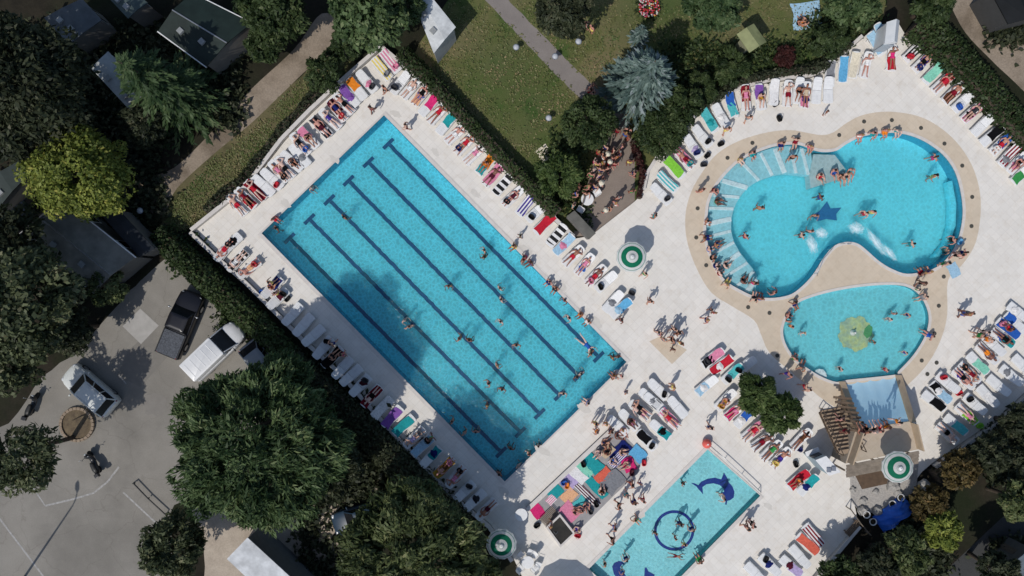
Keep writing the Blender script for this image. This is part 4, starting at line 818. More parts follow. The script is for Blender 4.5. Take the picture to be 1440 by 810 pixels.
# drain caps set in the beige paving
dm = None
for px, py in [(1058, 201), (1023, 222), (981, 293), (979, 334), (993, 373), (1052, 432), (1215, 171), (1254, 169), (1295, 180), (1328, 202), (1353, 233), (1367, 277), (1366, 318), (1320, 430), (1314, 469), (1296, 507), (1317, 510), (1304, 526), (1093, 500), (1180, 190), (1327, 389), (1082, 440)]:
    p = G(px, py, .008)
    if dm is None:
        mb = MB(); mb.lathe([(.14, 0), (.15, .012), (.11, .02), (.10, .012), (.02, .014)], 16); dm = mb.mesh('drain_cap'); dm.materials.append(mat('drain_metal', (.05, .05, .045), (.09, .085, .07), 9, .6))
    o = mesh_obj('drain_cap', dm); o.location = p; tag(o, 'round dark drain cap set in the beige paving round the lagoon', 'drain cap', 'drain caps in the beige paving'); REG.pop()
# ------------------------------------------------------------------ water slide
def slide():
    o = empty('water_slide', G(1240, 600)); c = o.location; tag(o, 'pale blue wide water slide running from its tan tower into the toddler pool', 'water slide')
    L = lambda px, py, z: W(px, py, z) - c
    M_TAN = mat('tan_render', (.50, .38, .26), (.42, .32, .22), 2.5, .85); M_BLUE = mat('slide_blue', (.54, .80, .93), (.49, .76, .91), 1.6, .25, coat=.4)
    n = 14; rows = []; lw, rw = [], []
    for k in range(n + 1):
        t = k / n; z = -.06 + 2.5 * (t ** 1.25 if t < .9 else .9 ** 1.25 + (t - .9) * .9); a = (1187 + (1212 - 1187) * t, 536 + (604 - 536) * t); b = (1258 + (1278 - 1258) * t, 527 + (593 - 527) * t)
        A, B = L(*a, z), L(*b, z); rows.append([A.lerp(B, u) - Vector((0, 0, .05 * abs(math.sin(u * math.pi * 4)))) for u in [j / 16 for j in range(17)]]); lw.append(A); rw.append(B)
    mb = MB(); mb.loft(rows, cap=False, closed=False); mb.build('chute', M_BLUE, o, smooth=True)
    for nm, edge, sg in (('side_wall', lw, -1), ('side_wall', rw, 1)):
        mb = MB(); d = Vector((sg * .42, 0, 0)); mb.loft([[p + Vector((0, 0, -p.z - .02)), p + Vector((0, 0, .22)), p + d + Vector((0, 0, .22)), p + d + Vector((0, 0, -p.z - .02))] for p in edge]); mb.build(nm, M_TAN, o)
    T = [(1203, 605), (1283, 592), (1291, 632), (1189, 652)]; P = [L(*p, 2.45) for p in T]; mb = MB(); mb.prism([(p.x, p.y) for p in P], 0, 2.45); mb.build('tower', tile_mat('tower_paving', (.50, .42, .33), (.44, .37, .29), .5, .06), o)
    A, B = L(1189, 653, 2.45), L(1291, 633, 2.45)
    M_SLAT = mat('slat_wood', (.26, .215, .17), (.17, .14, .11), 3, .8)
    dn = Vector((.18, -.98, 0))
    for k in range(4):
        zz = .06 - .12 * k; q = dn * (.14 + .25 * k) + Vector((0, 0, zz)); mb = MB(); mb.loft([[p + q + dn * y + Vector((0, 0, h)) for y, h in ((-.11, 0), (.11, 0), (.11, .05), (-.11, .05))] for p in (A, B)]); mb.build('bench_board', M_SLAT, o)
    for t in (0, .25, .5, .75, 1):
        p = A.lerp(B, t) + dn * .5; mb = MB(); mb.box(Vector((p.x, p.y, 1.05)), (.10, .10, 2.1)); mb.build('bench_post', TIMBER, o)
    for p0, p1, wd_ in ((L(1206, 606, 2.45), L(1191, 650, 2.45), .9), (L(1282, 594, 2.45), L(1291, 631, 2.45), .9)):
        sx = .09 if p0.x < 0 else -.09; mb = MB(); mb.loft([[p + Vector((x, 0, z_)) for x, z_ in ((0, 0), (0, wd_), (sx, wd_), (sx, 0))] for p in (p0, p1)]); mb.build('parapet', M_TAN, o)
    # stair up the outer flank
    s0, s1 = L(1168, 578, .1), L(1194, 634, 2.3); dr = (s1 - s0); dh = Vector((dr.x, dr.y, 0)).normalized(); sd = Vector((dh.y, -dh.x, 0)); nst = 12
    for k in range(nst):
        p = s0 + dr * (k / (nst - 1)); mb = MB(); mb.box(p, (1.5, .30, .06), math.atan2(sd.y, sd.x)); mb.build('stair_tread', mat('tread_wood', (.36, .27, .19), (.27, .2, .14), 4, .8), o)
    for s in (-.78, .78):
        mb = MB(); mb.tube([s0 + sd * s - Vector((0, 0, .12)), s1 + sd * s - Vector((0, 0, .12))], .07, 6); mb.build('stringer', WOOD, o)
        for k in range(6):
            p = s0 + dr * (k / 5) + sd * s; mb = MB(); mb.tube([p, p + Vector((0, 0, 1.0))], .03, 6); mb.build('stair_post', WOOD, o)
        mb = MB(); mb.tube([s0 + sd * s - dh * .35 + Vector((0, 0, .0)), s0 + sd * s - dh * .4 + Vector((0, 0, .7)), s0 + sd * s + Vector((0, 0, 1.0)), s1 + sd * s + Vector((0, 0, 1.0))], .035, 6); mb.build('handrail', WOOD, o)
    # timber gangway of slats beside the chute
    for k in range(8):
        t = k / 7; p = L(1168 + 22 * t, 566 + 46 * t, .9 + 1.4 * t); mb = MB(); mb.box(p + Vector((.75, .35, .25)), (1.3, .16, .07), -.1); mb.build('pergola_slat', WOOD, o)
    mb = MB(); mb.tube([L(1204, 596, 2.4), L(1208, 618, 2.6), L(1212, 632, 3.2)], .06, 6); mb.build('tower_beam', WOOD, o)
    return o
slide()
def kiosk():
    q = [(1147, 647), (1162, 641), (1183, 664), (1166, 669)]; h = 2.5; P = [W(*p, h) for p in q]; c = sum(P, Vector()) / 4; o = empty('ticket_kiosk', (c.x, c.y, 0)); tag(o, 'small white-roofed kiosk with blue-grey sides beside the slide stairs', 'kiosk')
    R = [p - Vector((c.x, c.y, 0)) for p in P]; w = mat('kiosk_panel', (.30, .38, .42), (.26, .33, .37), 3, .5)
    mb = MB(); I = [(p.x * .94, p.y * .94) for p in R]; mb.prism(I, 0, h - .09); mb.build('wall', w, o)
    mb = MB(); mb.prism([(p.x, p.y) for p in R], h - .085, h); mb.build('roof', WHITE, o, bevel=.02)
    e = (Vector((*I[0], 0)) + Vector((*I[1], 0))) / 2; d = (Vector((*I[1], 0)) - Vector((*I[0], 0))).normalized(); nn = Vector((-d.y, d.x, 0)); nn = nn if nn.dot(e) > 0 else -nn
    mb = MB(); mb.box(e + nn * .02 + Vector((0, 0, 1.5)), (.7, .03, .7), math.atan2(d.y, d.x)); mb.build('serving_hatch', BLACKGLASS, o)
    mb = MB(); mb.box(e + nn * .18 + Vector((0, 0, 1.05)), (1.0, .34, .05), math.atan2(d.y, d.x)); mb.build('counter', WHITE, o)
    for k, s in ((2, .2), (3, -.1)):
        mb = MB(); mb.box((R[k].x * .4, R[k].y * .4, h + .05), (.3, .3, .1)); mb.build('roof_vent', METAL, o)
kiosk()
def tent():
    o = empty('white_cabin', G(1256, 56)); c = o.location; tag(o, 'white pitched-roof cabin at the outer apex of the lagoon deck', 'cabin')
    q = [(1247, 31), (1265, 29), (1262, 60), (1244, 62)]; h = 2.3; P = [W(*p, h) - c for p in q]; mb = MB(); mb.prism([(p.x * .95, p.y * .95 + .0) for p in P], 0, 2.0); mb.build('wall', mat('cabin_wall', (.62, .64, .66), (.56, .58, .6), 3, .7), o)
    a, b = (P[0] + P[1]) / 2 + Vector((0, 0, .5)), (P[2] + P[3]) / 2 + Vector((0, 0, .5)); m = mat('cabin_roof', (.72, .74, .76), (.64, .67, .70), 2, .5)
    for i, j in ((0, 3), (1, 2)):
        mb = MB(); t = Vector((0, 0, .05)); mb.add([P[i], a, b, P[j], P[i] - t, a - t, b - t, P[j] - t], [(0, 1, 2, 3), (4, 7, 6, 5), (0, 4, 5, 1), (1, 5, 6, 2), (2, 6, 7, 3), (3, 7, 4, 0)]); mb.build('roof_panel', m, o)
    mb = MB(); e = (P[2] + P[3]) / 2; mb.box((e.x, e.y + .0, 1.0), (.8, .05, 1.9)); mb.build('door', mat('cabin_door', (.35, .4, .45), (.3, .36, .4), 3, .6), o)
tent()
# boundary walls
def wall(name, pts, w, h, m, look, cat='wall', ground=-.14):
    P = [G(*p, 0) for p in pts]; o0 = P[0]; rings = []
    for i, p in enumerate(P):
        d = (P[min(i + 1, len(P) - 1)] - P[max(i - 1, 0)]).normalized(); s = Vector((-d.y, d.x, 0)) * w / 2; q = p - o0; rings.append([q - s + Vector((0, 0, ground)), q - s + Vector((0, 0, h)), q + s + Vector((0, 0, h)), q + s + Vector((0, 0, ground))])
    mb = MB(); mb.loft(rings); b = mb.build(name, m); b.location = o0; tag(b, look, cat, 'low walls round the pool deck')
    mb = MB(); mb.loft([[(r[1] + (r[1] - r[2]) * .12) - Vector((0, 0, -.002)), r[1] + (r[1] - r[2]) * .12 + Vector((0, 0, .05)), r[2] + (r[2] - r[1]) * .12 + Vector((0, 0, .05)), r[2] + (r[2] - r[1]) * .12 - Vector((0, 0, -.002))] for r in rings]); mb.build('coping', M_RIM, b); return b
MW = mat('rendered_wall', (.55, .52, .48), (.44, .42, .38), 3, .85)
wall('low_wall', [(272, 324), (348, 263), (398, 197), (438, 156), (480, 117), (536, 68)], .22, .45, MW, 'low white rendered wall along the dirt-track edge of the deck')
wall('low_wall', [(539, 69), (603, 124), (661, 188), (721, 251), (771, 300), (806, 333)], .22, .45, MW, 'low white rendered wall between deck and lawn hedge')
wall('low_wall', [(270, 327), (308, 363), (348, 398), (388, 438), (428, 478), (478, 523), (518, 568), (558, 613), (598, 654), (638, 697), (688, 739), (720, 787)], .22, .35, MW, 'low grey rendered wall between the shaded loungers and the car park hedge')
wall('low_wall', [(904, 268), (909, 244), (928, 214), (950, 191), (983, 158), (1000, 144), (1040, 124), (1080, 114), (1140, 107), (1163, 97), (1188, 72), (1210, 52)], .2, .3, MW, 'curved low wall behind the loungers above the lagoon')
wall('low_wall', [(1274, 46), (1302, 70), (1342, 110), (1382, 155), (1422, 200), (1447, 226), (1532, 298)], .2, .3, MW, 'low wall behind the loungers below the outer hedge')
wall('low_wall', [(1532, 472), (1447, 550), (1402, 592), (1364, 618), (1312, 655)], .2, .4, MW, 'low wall behind the loungers beyond the water slide')
wall('low_wall', [(1206, 738), (1160, 793), (1136, 822)], .2, .4, MW, 'low wall behind the bottom row of loungers')
wall('mat_kerb', [(741, 716), (866, 598)], .25, .16, mat('dark_kerb', (.11, .10, .09), (.07, .065, .06), 4, .8), 'dark straight kerb along the towel-covered mat', 'kerb')
mt = struct(sheet('towel_mat', [(745, 718), (868, 602), (905, 640), (897, 665), (860, 700), (815, 745), (775, 742)], .006, mat('mat_grey', (.36, .35, .35), (.30, .29, .29), 2, .9, world=True)))
M_WET = mat('wet_paving', (.66, .625, .57), (.60, .565, .51), 3, .5, spec=.15, world=True)
for i, (px, py, rx, ry) in enumerate([(556, 160, 9, 5), (612, 214, 7, 5), (668, 272, 8, 5), (738, 352, 12, 6), (786, 402, 13, 6), (836, 452, 12, 6), (872, 528, 10, 7), (822, 574, 11, 6), (764, 634, 12, 6), (708, 690, 9, 6), (470, 224, 8, 5), (402, 286, 8, 5), (900, 722, 8, 6), (1080, 712, 7, 5), (1004, 618, 6, 5)]):
    struct(sheet('wet_patch', wobble([(px + rx * math.cos(t) * .9, py + ry * math.sin(t) + .4 * rx * math.cos(t)) for t in [2 * math.pi * k / 14 for k in range(14)]], 1.6, i), .006, M_WET))
struct(sheet('beige_platform', [(931, 472), (966, 492), (945, 512), (913, 480)], .006, M_COPE))
# dark sunken stairwell with a white kerb
def hatch():
    q = [(769, 740), (787, 723), (807, 748), (788, 766)]; c = G(788, 744); o = empty('basement_hatch', c); tag(o, 'black square hatch with white kerb and slatted side by the pink towel', 'hatch'); P = [G(*p) - c for p in q]
    for i in range(4):
        a, b = P[i], P[(i + 1) % 4]; d = (b - a).normalized(); m = (a + b) / 2; mb = MB(); mb.box((m.x, m.y, .17), ((b - a).length - .14 if i % 2 else (b - a).length + .14, .14, .34), math.atan2(d.y, d.x)); mb.build('kerb', M_RIM, o)
    mb = MB(); mb.prism([(p.x * .93, p.y * .93) for p in P], .22, .27); mb.build('cover', mat('black_cover', (.012, .011, .010), (.03, .026, .022), 2, .7), o)
    a, b = P[0] * 1.1, P[1] * 1.1; d = (b - a).normalized(); out = Vector((-d.y, d.x, 0)); out = out if out.dot(a) > 0 else -out
    mb = MB()
    for k in range(7): mb.box((a + b) / 2 + out * (.12 + .1 * k) + Vector((0, 0, .25)), ((b - a).length * .95, .06, .03), math.atan2(d.y, d.x))
    mb.build('slatted_vent', WOOD, o)
    mb = MB(); mb.tube([(-.5, -.1, .27), (-.35, -.25, .42), (-.2, -.1, .27)], .02, 6); mb.build('handle', METAL, o)
hatch()
# grab rails
def rail(name, pts, look, r=.025, m=METAL, cat='handrail', group=None):
    P = [W(x, y, zz) for x, y, zz in pts]; o = empty(name, (P[0].x, P[0].y, 0)); c = o.location.copy(); tag(o, look, cat, group)
    mb = MB(); mb.tube([p - c for p in P], r, 8); mb.build('rail', m, o, smooth=True)
    for p in P[1:-1]:
        mb = MB(); mb.tube([p - c, Vector((p.x - c.x, p.y - c.y, 0))], r * .9, 6); mb.build('post', m, o)
    return o
rail('pool_handrail', [(1149, 388, 0), (1150, 384, .85), (1158, 364, .85), (1170, 350, .85), (1172, 347, 0)], 'curved steel handrail on the tongue of paving inside the lagoon')
rail('pool_handrail', [(1185, 341, 0), (1186, 342, .5), (1196, 343, .5), (1197, 342, 0)], 'short steel bar at the tip of the lagoon tongue')
rail('pool_edge_rail', [(998, 626, 0), (999, 627, .5), (1022, 647, .5), (1046, 669, .5), (1069, 691, .5), (1070, 693, 0)], 'low steel rail along the short end of the dolphin pool', .03)
rail('ramp_railing', [(872, 167, -.1), (871, 168, .95), (862, 188, .95), (858, 204, .95), (858, 205, -.1)], 'timber ramp railing where the footpath meets the terrace, nearer the garden', .045, TIMBER, 'railing', 'ramp railings')
rail('ramp_railing', [(879, 196, -.1), (878, 197, .95), (868, 212, .95), (857, 225, .95), (856, 226, -.1)], 'timber ramp railing across the terrace, nearer the lagoon', .045, TIMBER, 'railing', 'ramp railings')
rail('terrace_railing', [(818, 290, -.1), (819, 288, .95), (826, 262, .95), (834, 236, .95), (846, 208, .95), (847, 206, -.1)], 'dark timber railing along the planted side of the terrace', .045, TIMBER, 'railing')
rail('deck_railing', [(1196, 716, 0), (1197, 717, .9), (1212, 738, .9), (1224, 752, .9), (1225, 753, 0)], 'slanting timber rail beside the heap of boulders', .04, TIMBER, 'railing')
rail('barrier_rail', [(187, 680, -.1), (188, 680, .22), (208, 701, .22), (232, 723, .22), (233, 724, -.1)], 'dark steel barrier rail beside the white painted bay line', .05, DARKMETAL, 'barrier')
# beach ball and lagoon bits
mb = MB(); mb.ball((0, 0, 0), .34, 24, 14); b = mb.build('beach_ball', mat('coral_vinyl', (.72, .13, .10), (.66, .11, .09), 3, .35), smooth=True); b.location = W(994, 624, .34); tag(b, 'coral red ball at the top corner of the dolphin pool', 'ball')
mb = MB(); mb.lathe([(.05, .33), (.06, .345), (.02, .35)], 12); mb.build('valve', WHITE, b)
# ------------------------------------------------------------------ vegetation
LF = dict(deep=leaf_mat('leaf_deep', (0.021, 0.047, 0.015), (0.154, 0.221, 0.091)), olive=leaf_mat('leaf_olive', (0.030, 0.048, 0.015), (0.184, 0.221, 0.089)), bright=leaf_mat('leaf_bright', (0.086, 0.121, 0.021), (0.333, 0.374, 0.081)),
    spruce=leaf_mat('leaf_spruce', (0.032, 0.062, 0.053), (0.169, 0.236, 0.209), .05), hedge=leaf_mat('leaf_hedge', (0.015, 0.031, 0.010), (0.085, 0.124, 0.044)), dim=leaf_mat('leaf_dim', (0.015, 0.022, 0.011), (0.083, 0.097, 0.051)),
    grey=leaf_mat('leaf_grey', (0.026, 0.040, 0.016), (0.167, 0.193, 0.098)), pine=leaf_mat('leaf_pine', (0.017, 0.044, 0.016), (0.100, 0.154, 0.062)), palm=leaf_mat('leaf_palm', (0.021, 0.044, 0.011), (0.132, 0.191, 0.059)), autumn=leaf_mat('leaf_autumn', (0.044, 0.032, 0.011), (0.169, 0.130, 0.047)), red=leaf_mat('leaf_red', (0.032, 0.011, 0.011), (0.089, 0.030, 0.025)))
tree('broad_tree', 364, 628, 126, 10.6, LF['deep'], 'largest round dark green tree overhanging the car park', nclump=420, nleaf=42000, size=.30, aspect=4.2, seed=3, squash=.8, zmid=6.3, cl=(.07, .15), flat=.45, radial=1.2)
tree('broad_tree', 580, 780, 106, 8.4, LF['olive'], 'wide olive green tree beside the lower parasol and car park hedge', nclump=300, nleaf=32000, size=.24, aspect=3.2, seed=5, zmid=5.2, cl=(.08, .18), radial=1)
tree('broad_tree', 672, 822, 40, 4.5, LF['olive'], 'smaller olive tree below the parasol in the tree shade', nleaf=6000, seed=6, size=.2)
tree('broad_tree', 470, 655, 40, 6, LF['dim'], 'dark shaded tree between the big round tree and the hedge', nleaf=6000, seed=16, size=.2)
tree('broad_tree', 112, 240, 68, 8.0, LF['bright'], 'yellow-green tree, the brightest crown by the mobile homes', nclump=170, nleaf=24000, size=.13, aspect=1.8, seed=7, squash=.8)
tree('broad_tree', 28, 428, 80, 11, LF['grey'], 'tall grey-green tree above the upper car park edge', nleaf=16000, nclump=130, size=.18, aspect=1.6, seed=8)
tree('broad_tree', 10, 500, 50, 7, LF['grey'], 'grey-green tree drooping over the parked scooter', nleaf=9000, seed=9, size=.17, aspect=1.6)
tree('broad_tree', 95, 462, 36, 6, LF['dim'], 'dark small tree shading the car park kerb', nleaf=5000, seed=10, size=.17)
tree('broad_tree', 152, 402, 30, 3.6, LF['olive'], 'low olive bush between the slate roof and car park', cat='bush', nleaf=4200, seed=11, size=.13, nclump=50)
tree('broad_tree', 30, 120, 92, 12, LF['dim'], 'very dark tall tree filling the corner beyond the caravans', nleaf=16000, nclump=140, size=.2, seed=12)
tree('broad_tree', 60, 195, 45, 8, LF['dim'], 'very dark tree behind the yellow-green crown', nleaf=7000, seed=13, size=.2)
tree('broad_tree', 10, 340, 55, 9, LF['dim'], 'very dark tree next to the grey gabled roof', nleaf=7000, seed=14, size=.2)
conifer('cedar_tree', 225, 120, 78, 10.5, LF['pine'], 'feathery dark cedar covering half of the white caravan', seed=15, nlev=15, nbr=12, size=.24)
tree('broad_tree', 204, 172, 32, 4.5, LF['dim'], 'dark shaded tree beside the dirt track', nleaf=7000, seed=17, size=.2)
tree('broad_tree', 374, 62, 26, 3.8, LF['hedge'], 'mid green tree between green roof and dirt track', nleaf=8000, seed=18, size=.17)
tree('broad_tree', 388, 16, 46, 5.5, LF['hedge'], 'mid green bushy tree over the top of the dirt track', nleaf=11000, seed=19, size=.17, nclump=110)
tree('broad_tree', 520, 14, 54, 9, LF['deep'], 'dark tree above the apex of the lane pool deck', nleaf=14000, seed=20, size=.18, aspect=1.6, nclump=130)
tree('broad_tree', 568, 4, 28, 6, LF['deep'], 'dark tree throwing shade onto the white chalet roof', nleaf=6000, seed=21, size=.18)
tree('broad_tree', 455, 103, 27, 3.4, LF['hedge'], 'round clipped shrub beside the dirt track bend', cat='bush', nleaf=4500, seed=22, size=.11, nclump=60)
tree('broad_tree', 484, 66, 24, 3.0, LF['hedge'], 'loose shrub growing over the apex wall', cat='bush', nleaf=3800, seed=23, size=.12, nclump=40)
conifer('blue_spruce', 905, 112, 60, 8.5, LF['spruce'], 'large blue-grey spruce on the lawn beside the footpath', seed=24, nlev=18, nbr=17, size=.22)
conifer('blue_spruce', 899, 50, 13, 3.0, LF['spruce'], 'small blue-grey spruce beside the flower bed', seed=25, nlev=10, nbr=10, size=.14)
tree('broad_tree', 1002, 6, 38, 6, LF['pine'], 'dark blue-green tree beside the pale canvas canopy', nleaf=9000, seed=26, size=.18)
tree('broad_tree', 790, 12, 40, 8.5, LF['dim'], 'dark tree at the top of the lawn by the footpath', nleaf=7000, seed=27, size=.18)
tree('broad_tree', 826, 172, 38, 4.2, LF['hedge'], 'rounded bush above the terrace and its crowd', cat='bush', nleaf=6500, seed=28, size=.13, nclump=70)
tree('broad_shrub', 786, 246, 32, 3.0, LF['palm'], 'bright green shrub on the lawn edge beside the terrace', cat='shrub', nclump=60, nleaf=5500, size=.2, aspect=3, seed=29, radial=1.2)
tree('broad_tree', 930, 184, 38, 3.0, LF['hedge'], 'large clipped dome hedge between terrace and curved deck', cat='bush', nleaf=11000, seed=30, size=.11, nclump=120, squash=.7)
tree('broad_tree', 962, 150, 28, 3.5, LF['hedge'], 'smaller bush on the shoulder of the clipped dome hedge', cat='bush', nleaf=5000, seed=31, size=.12, nclump=50)
tree('broad_shrub', 1030, 96, 26, 2.2, LF['hedge'], 'dark open shrub below the pale canvas canopy', cat='shrub', nclump=30, nleaf=2600, size=.2, aspect=3.4, seed=32, radial=1.2)
tree('broad_shrub', 988, 122, 24, 2.0, LF['hedge'], 'dark open shrub behind the turquoise towel lounger', cat='shrub', nclump=30, nleaf=2600, size=.18, aspect=3, seed=33, radial=1.2)
tree('broad_tree', 1104, 80, 15, 1.0, LF['red'], 'low dark red ground cover standing in for a shaded patch behind the curved row', cat='bush', nleaf=2500, seed=34, size=.12, nclump=50)  # dark red leaves stand in for a patch of shaded ground
tree('broad_tree', 1166, 58, 24, 2.8, LF['hedge'], 'dark bush beside the picnic blanket', cat='bush', nleaf=6500, seed=35, size=.15, nclump=60)
tree('broad_tree', 1200, 4, 36, 4.6, LF['deep'], 'dark tree above the white cabin', nleaf=8500, seed=36, size=.17)
tree('broad_tree', 1312, 4, 30, 4.4, LF['hedge'], 'dark bushy tree at the start of the outer hedge', nleaf=7500, seed=37, size=.16)
tree('broad_shrub', 1064, 553, 28, 3.2, LF['palm'], 'upper of two dense dark shrubs in the kerbed planter', cat='shrub', nclump=60, nleaf=5000, size=.22, aspect=3.4, seed=38, ground=0, radial=1.2, group='shrubs in the kerbed planter')
tree('broad_shrub', 1098, 582, 29, 3.0, LF['palm'], 'lower of two dense dark shrubs in the kerbed planter', cat='shrub', nclump=60, nleaf=5200, size=.22, aspect=3.4, seed=39, ground=0, radial=1.2, group='shrubs in the kerbed planter')
tree('broad_tree', 24, 642, 52, 8.2, LF['grey'], 'tall thin-trunked tree growing in the round brick planter', nleaf=4200, seed=40, size=.2, aspect=2.8, nclump=24, zmid=6.4, squash=.7, cl=(.22, .42))
tree('broad_tree', 243, 768, 44, 5.5, LF['grey'], 'shaggy dark shrub at the car park exit', cat='bush', nleaf=7500, seed=41, size=.16, nclump=70)
for i, (px, py, r, h, lf, lk_) in enumerate([(1350, 660, 27, 4.4, 'autumn', 'rust-brown and yellow tree near the parasol'), (1396, 636, 28, 4.4, 'dim', 'dark bush under the lower wall beyond the slide'), (1306, 706, 25, 3.2, 'autumn', 'reddish-brown shrub beside the blue tarpaulin'), (1326, 746, 26, 4.4, 'bright', 'yellow-green tree beside the back lane'), (1276, 776, 32, 4.4, 'olive', 'olive bush between rocks and back lane'), (1232, 800, 30, 4.4, 'dim', 'dark bush below the bottom loungers'), (1436, 706, 30, 6, 'olive', 'olive tree across the back lane'), (1446, 640, 26, 5, 'dim', 'dark tree at the outer edge of the back lane'), (1404, 802, 27, 5.5, 'dim', 'dark tree between back lane and blue-grey roof'), (1180, 812, 30, 4, 'hedge', 'green bush at the very end of the bottom wall'), (1430, 596, 26, 4.0, 'dim', 'dark bush tight behind the back row of loungers')]):
    tree('broad_tree', px, py, r, h, LF[lf], lk_, nleaf=int(r * r * 4), seed=50 + i, size=.17, nclump=70, cat='tree' if h > 4.2 else 'bush')
band('hedge', [(566, 78), (608, 118), (668, 184), (728, 246), (782, 300)], 1.5, 1.5, LF['hedge'], 'long hedge between the lawn and the lane pool deck', dens=130, size=.11, seed=1)
band('hedge', [(228, 330), (268, 366), (312, 408), (362, 452), (410, 500)], 1.9, 1.9, LF['hedge'], 'hedge between the pickup and the shaded loungers', dens=120, size=.13, seed=2)
band('hedge', [(410, 500), (462, 548), (520, 605), (580, 668), (650, 735)], 1.9, 1.9, LF['dim'], 'dark shaded hedge below the shaded loungers', dens=110, size=.13, seed=3)
band('hedge', [(1282, 38), (1320, 70), (1366, 116), (1410, 166), (1450, 206), (1500, 250)], 2.6, 1.9, LF['hedge'], 'thick outer hedge between lagoon deck and dirt road', dens=120, size=.13, seed=4)
band('hedge', [(1312, 668), (1364, 634), (1402, 606), (1448, 566), (1500, 525)], 1.4, 1.6, LF['dim'], 'dark hedge behind the loungers beyond the slide', dens=100, size=.12, seed=5)
band('hedge', [(985, 150), (1040, 116), (1090, 105), (1150, 98), (1190, 62)], .8, 1.0, LF['dim'], 'low dark hedge behind the curved row above the lagoon', dens=120, size=.11, seed=6)
band('hedge', [(292, 296), (348, 250), (396, 186), (436, 144), (474, 104)], .9, .8, LF['dim'], 'low dark hedge outside the dirt-track wall', dens=90, size=.12, seed=7)
band('hedge', [(898, 278), (904, 246), (890, 200)], .5, .7, LF['red'], 'narrow red-brown hedge edging the terrace', dens=140, size=.09, seed=8)
band('hedge', [(1232, 770), (1200, 812)], 1.4, 1.6, LF['dim'], 'short dark hedge behind the bottom wall', dens=90, size=.13, seed=9)
# scattered undergrowth in the shaded plots: nobody could count it
def in_px(x, y, poly, grow=0):
    for dx, dy in ((0, 0), (grow, 0), (-grow, 0), (0, grow), (0, -grow)):
        c = False
        for i in range(len(poly)):
            a, b = poly[i], poly[i - 1]
            if (a[1] > y + dy) != (b[1] > y + dy) and x + dx < (b[0] - a[0]) * (y + dy - a[1]) / (b[1] - a[1]) + a[0]: c = not c
        if c: return True
    return False
def undergrowth(name, boxes, n, m, seed, size=.2, h=.5):
    rng = np.random.default_rng(seed); P = []
    for x0, y0, x1, y1, f in boxes:
        for _ in range(int(n * f / 14)):
            X, Y = rng.uniform(x0, x1), rng.uniform(y0, y1)
            if in_px(X, Y, DECK, 12): continue
            c = G(X, Y, 0); q = rng.normal(0, 1, (14, 3)) * np.array([.4, .4, .18]) * rng.uniform(.5, 1.3); P.append(q + np.array([c.x, c.y, -.1 + h * .4]))
    P = np.concatenate(P); N = rng.normal(0, 1, P.shape); N[:, 2] = abs(N[:, 2]) + .7; N /= np.linalg.norm(N, axis=1, keepdims=True)
    o = quads_obj(name, leaves_at(P, N, size, 1.6, rng, .6), rng.uniform(0, 1, len(P)), m); o['kind'] = 'stuff'; return o
undergrowth('undergrowth', [(-20, 40, 240, 200, 2), (0, 200, 230, 330, 1), (230, 60, 340, 180, 1), (430, 500, 640, 700, 2), (420, 640, 520, 810, .6), (1260, 700, 1330, 810, .5), (1390, 560, 1440, 680, .5), (1400, 760, 1440, 810, .3), (1395, 0, 1440, 60, .6)], 5200, LF['dim'], 61)
undergrowth('ground_cover', [(930, 60, 1000, 160, 1), (1000, 60, 1130, 110, 1), (1140, 20, 1240, 70, 1), (770, 190, 830, 310, .7), (240, 330, 300, 380, .3), (310, 440, 350, 470, .3)], 2600, LF['hedge'], 62, .14, .3)
def grass(name, poly, n, m, seed, avoid=()):
    rng = np.random.default_rng(seed); xs = [p[0] for p in poly]; ys = [p[1] for p in poly]; P = []; T = []
    while len(P) < n:
        x, y = rng.uniform(min(xs), max(xs)), rng.uniform(min(ys), max(ys))
        if not in_px(x, y, poly) or any(in_px(x, y, a, 1) for a in avoid): continue
        d = math.sin(x * .045 + 1) * math.cos(y * .06) + .6 * math.sin(x * .11 + y * .07); k = int(rng.integers(2, 9)); c = G(x, y, -.12)
        for _ in range(k): P.append((c.x + rng.normal(0, .16), c.y + rng.normal(0, .16), -.12 + rng.uniform(0, .05))); T.append(.5 + .22 * d + rng.normal(0, .2))
    P = np.array(P); N = rng.normal(0, .5, P.shape); N[:, 2] = 1; N /= np.linalg.norm(N, axis=1, keepdims=True)
    o = quads_obj(name, leaves_at(P, N, .085, 1.8, rng, .8), np.array(T), m); o['kind'] = 'stuff'
LF['grass'] = leaf_mat('leaf_grass', (.075, .120, .030), (.24, .21, .10), .15)
FP = [(672, -12), (704, -12), (800, 86), (868, 152), (886, 172), (872, 190), (848, 168), (780, 103)]
grass('grass', [(632, 2), (1245, 2), (1225, 32), (1160, 92), (1075, 110), (985, 150), (930, 215), (893, 215), (840, 235), (815, 290), (780, 296), (722, 240), (608, 116), (592, 70)], 13000, LF['grass'], 71, (FP, [(872, 160), (893, 215), (893, 283), (830, 332), (806, 332), (852, 195)]))
grass('dry_grass', [(488, 60), (495, 95), (440, 145), (400, 190), (350, 250), (285, 310), (240, 325), (232, 300), (300, 225), (356, 180), (440, 98)], 6000, LF['grass'], 72)
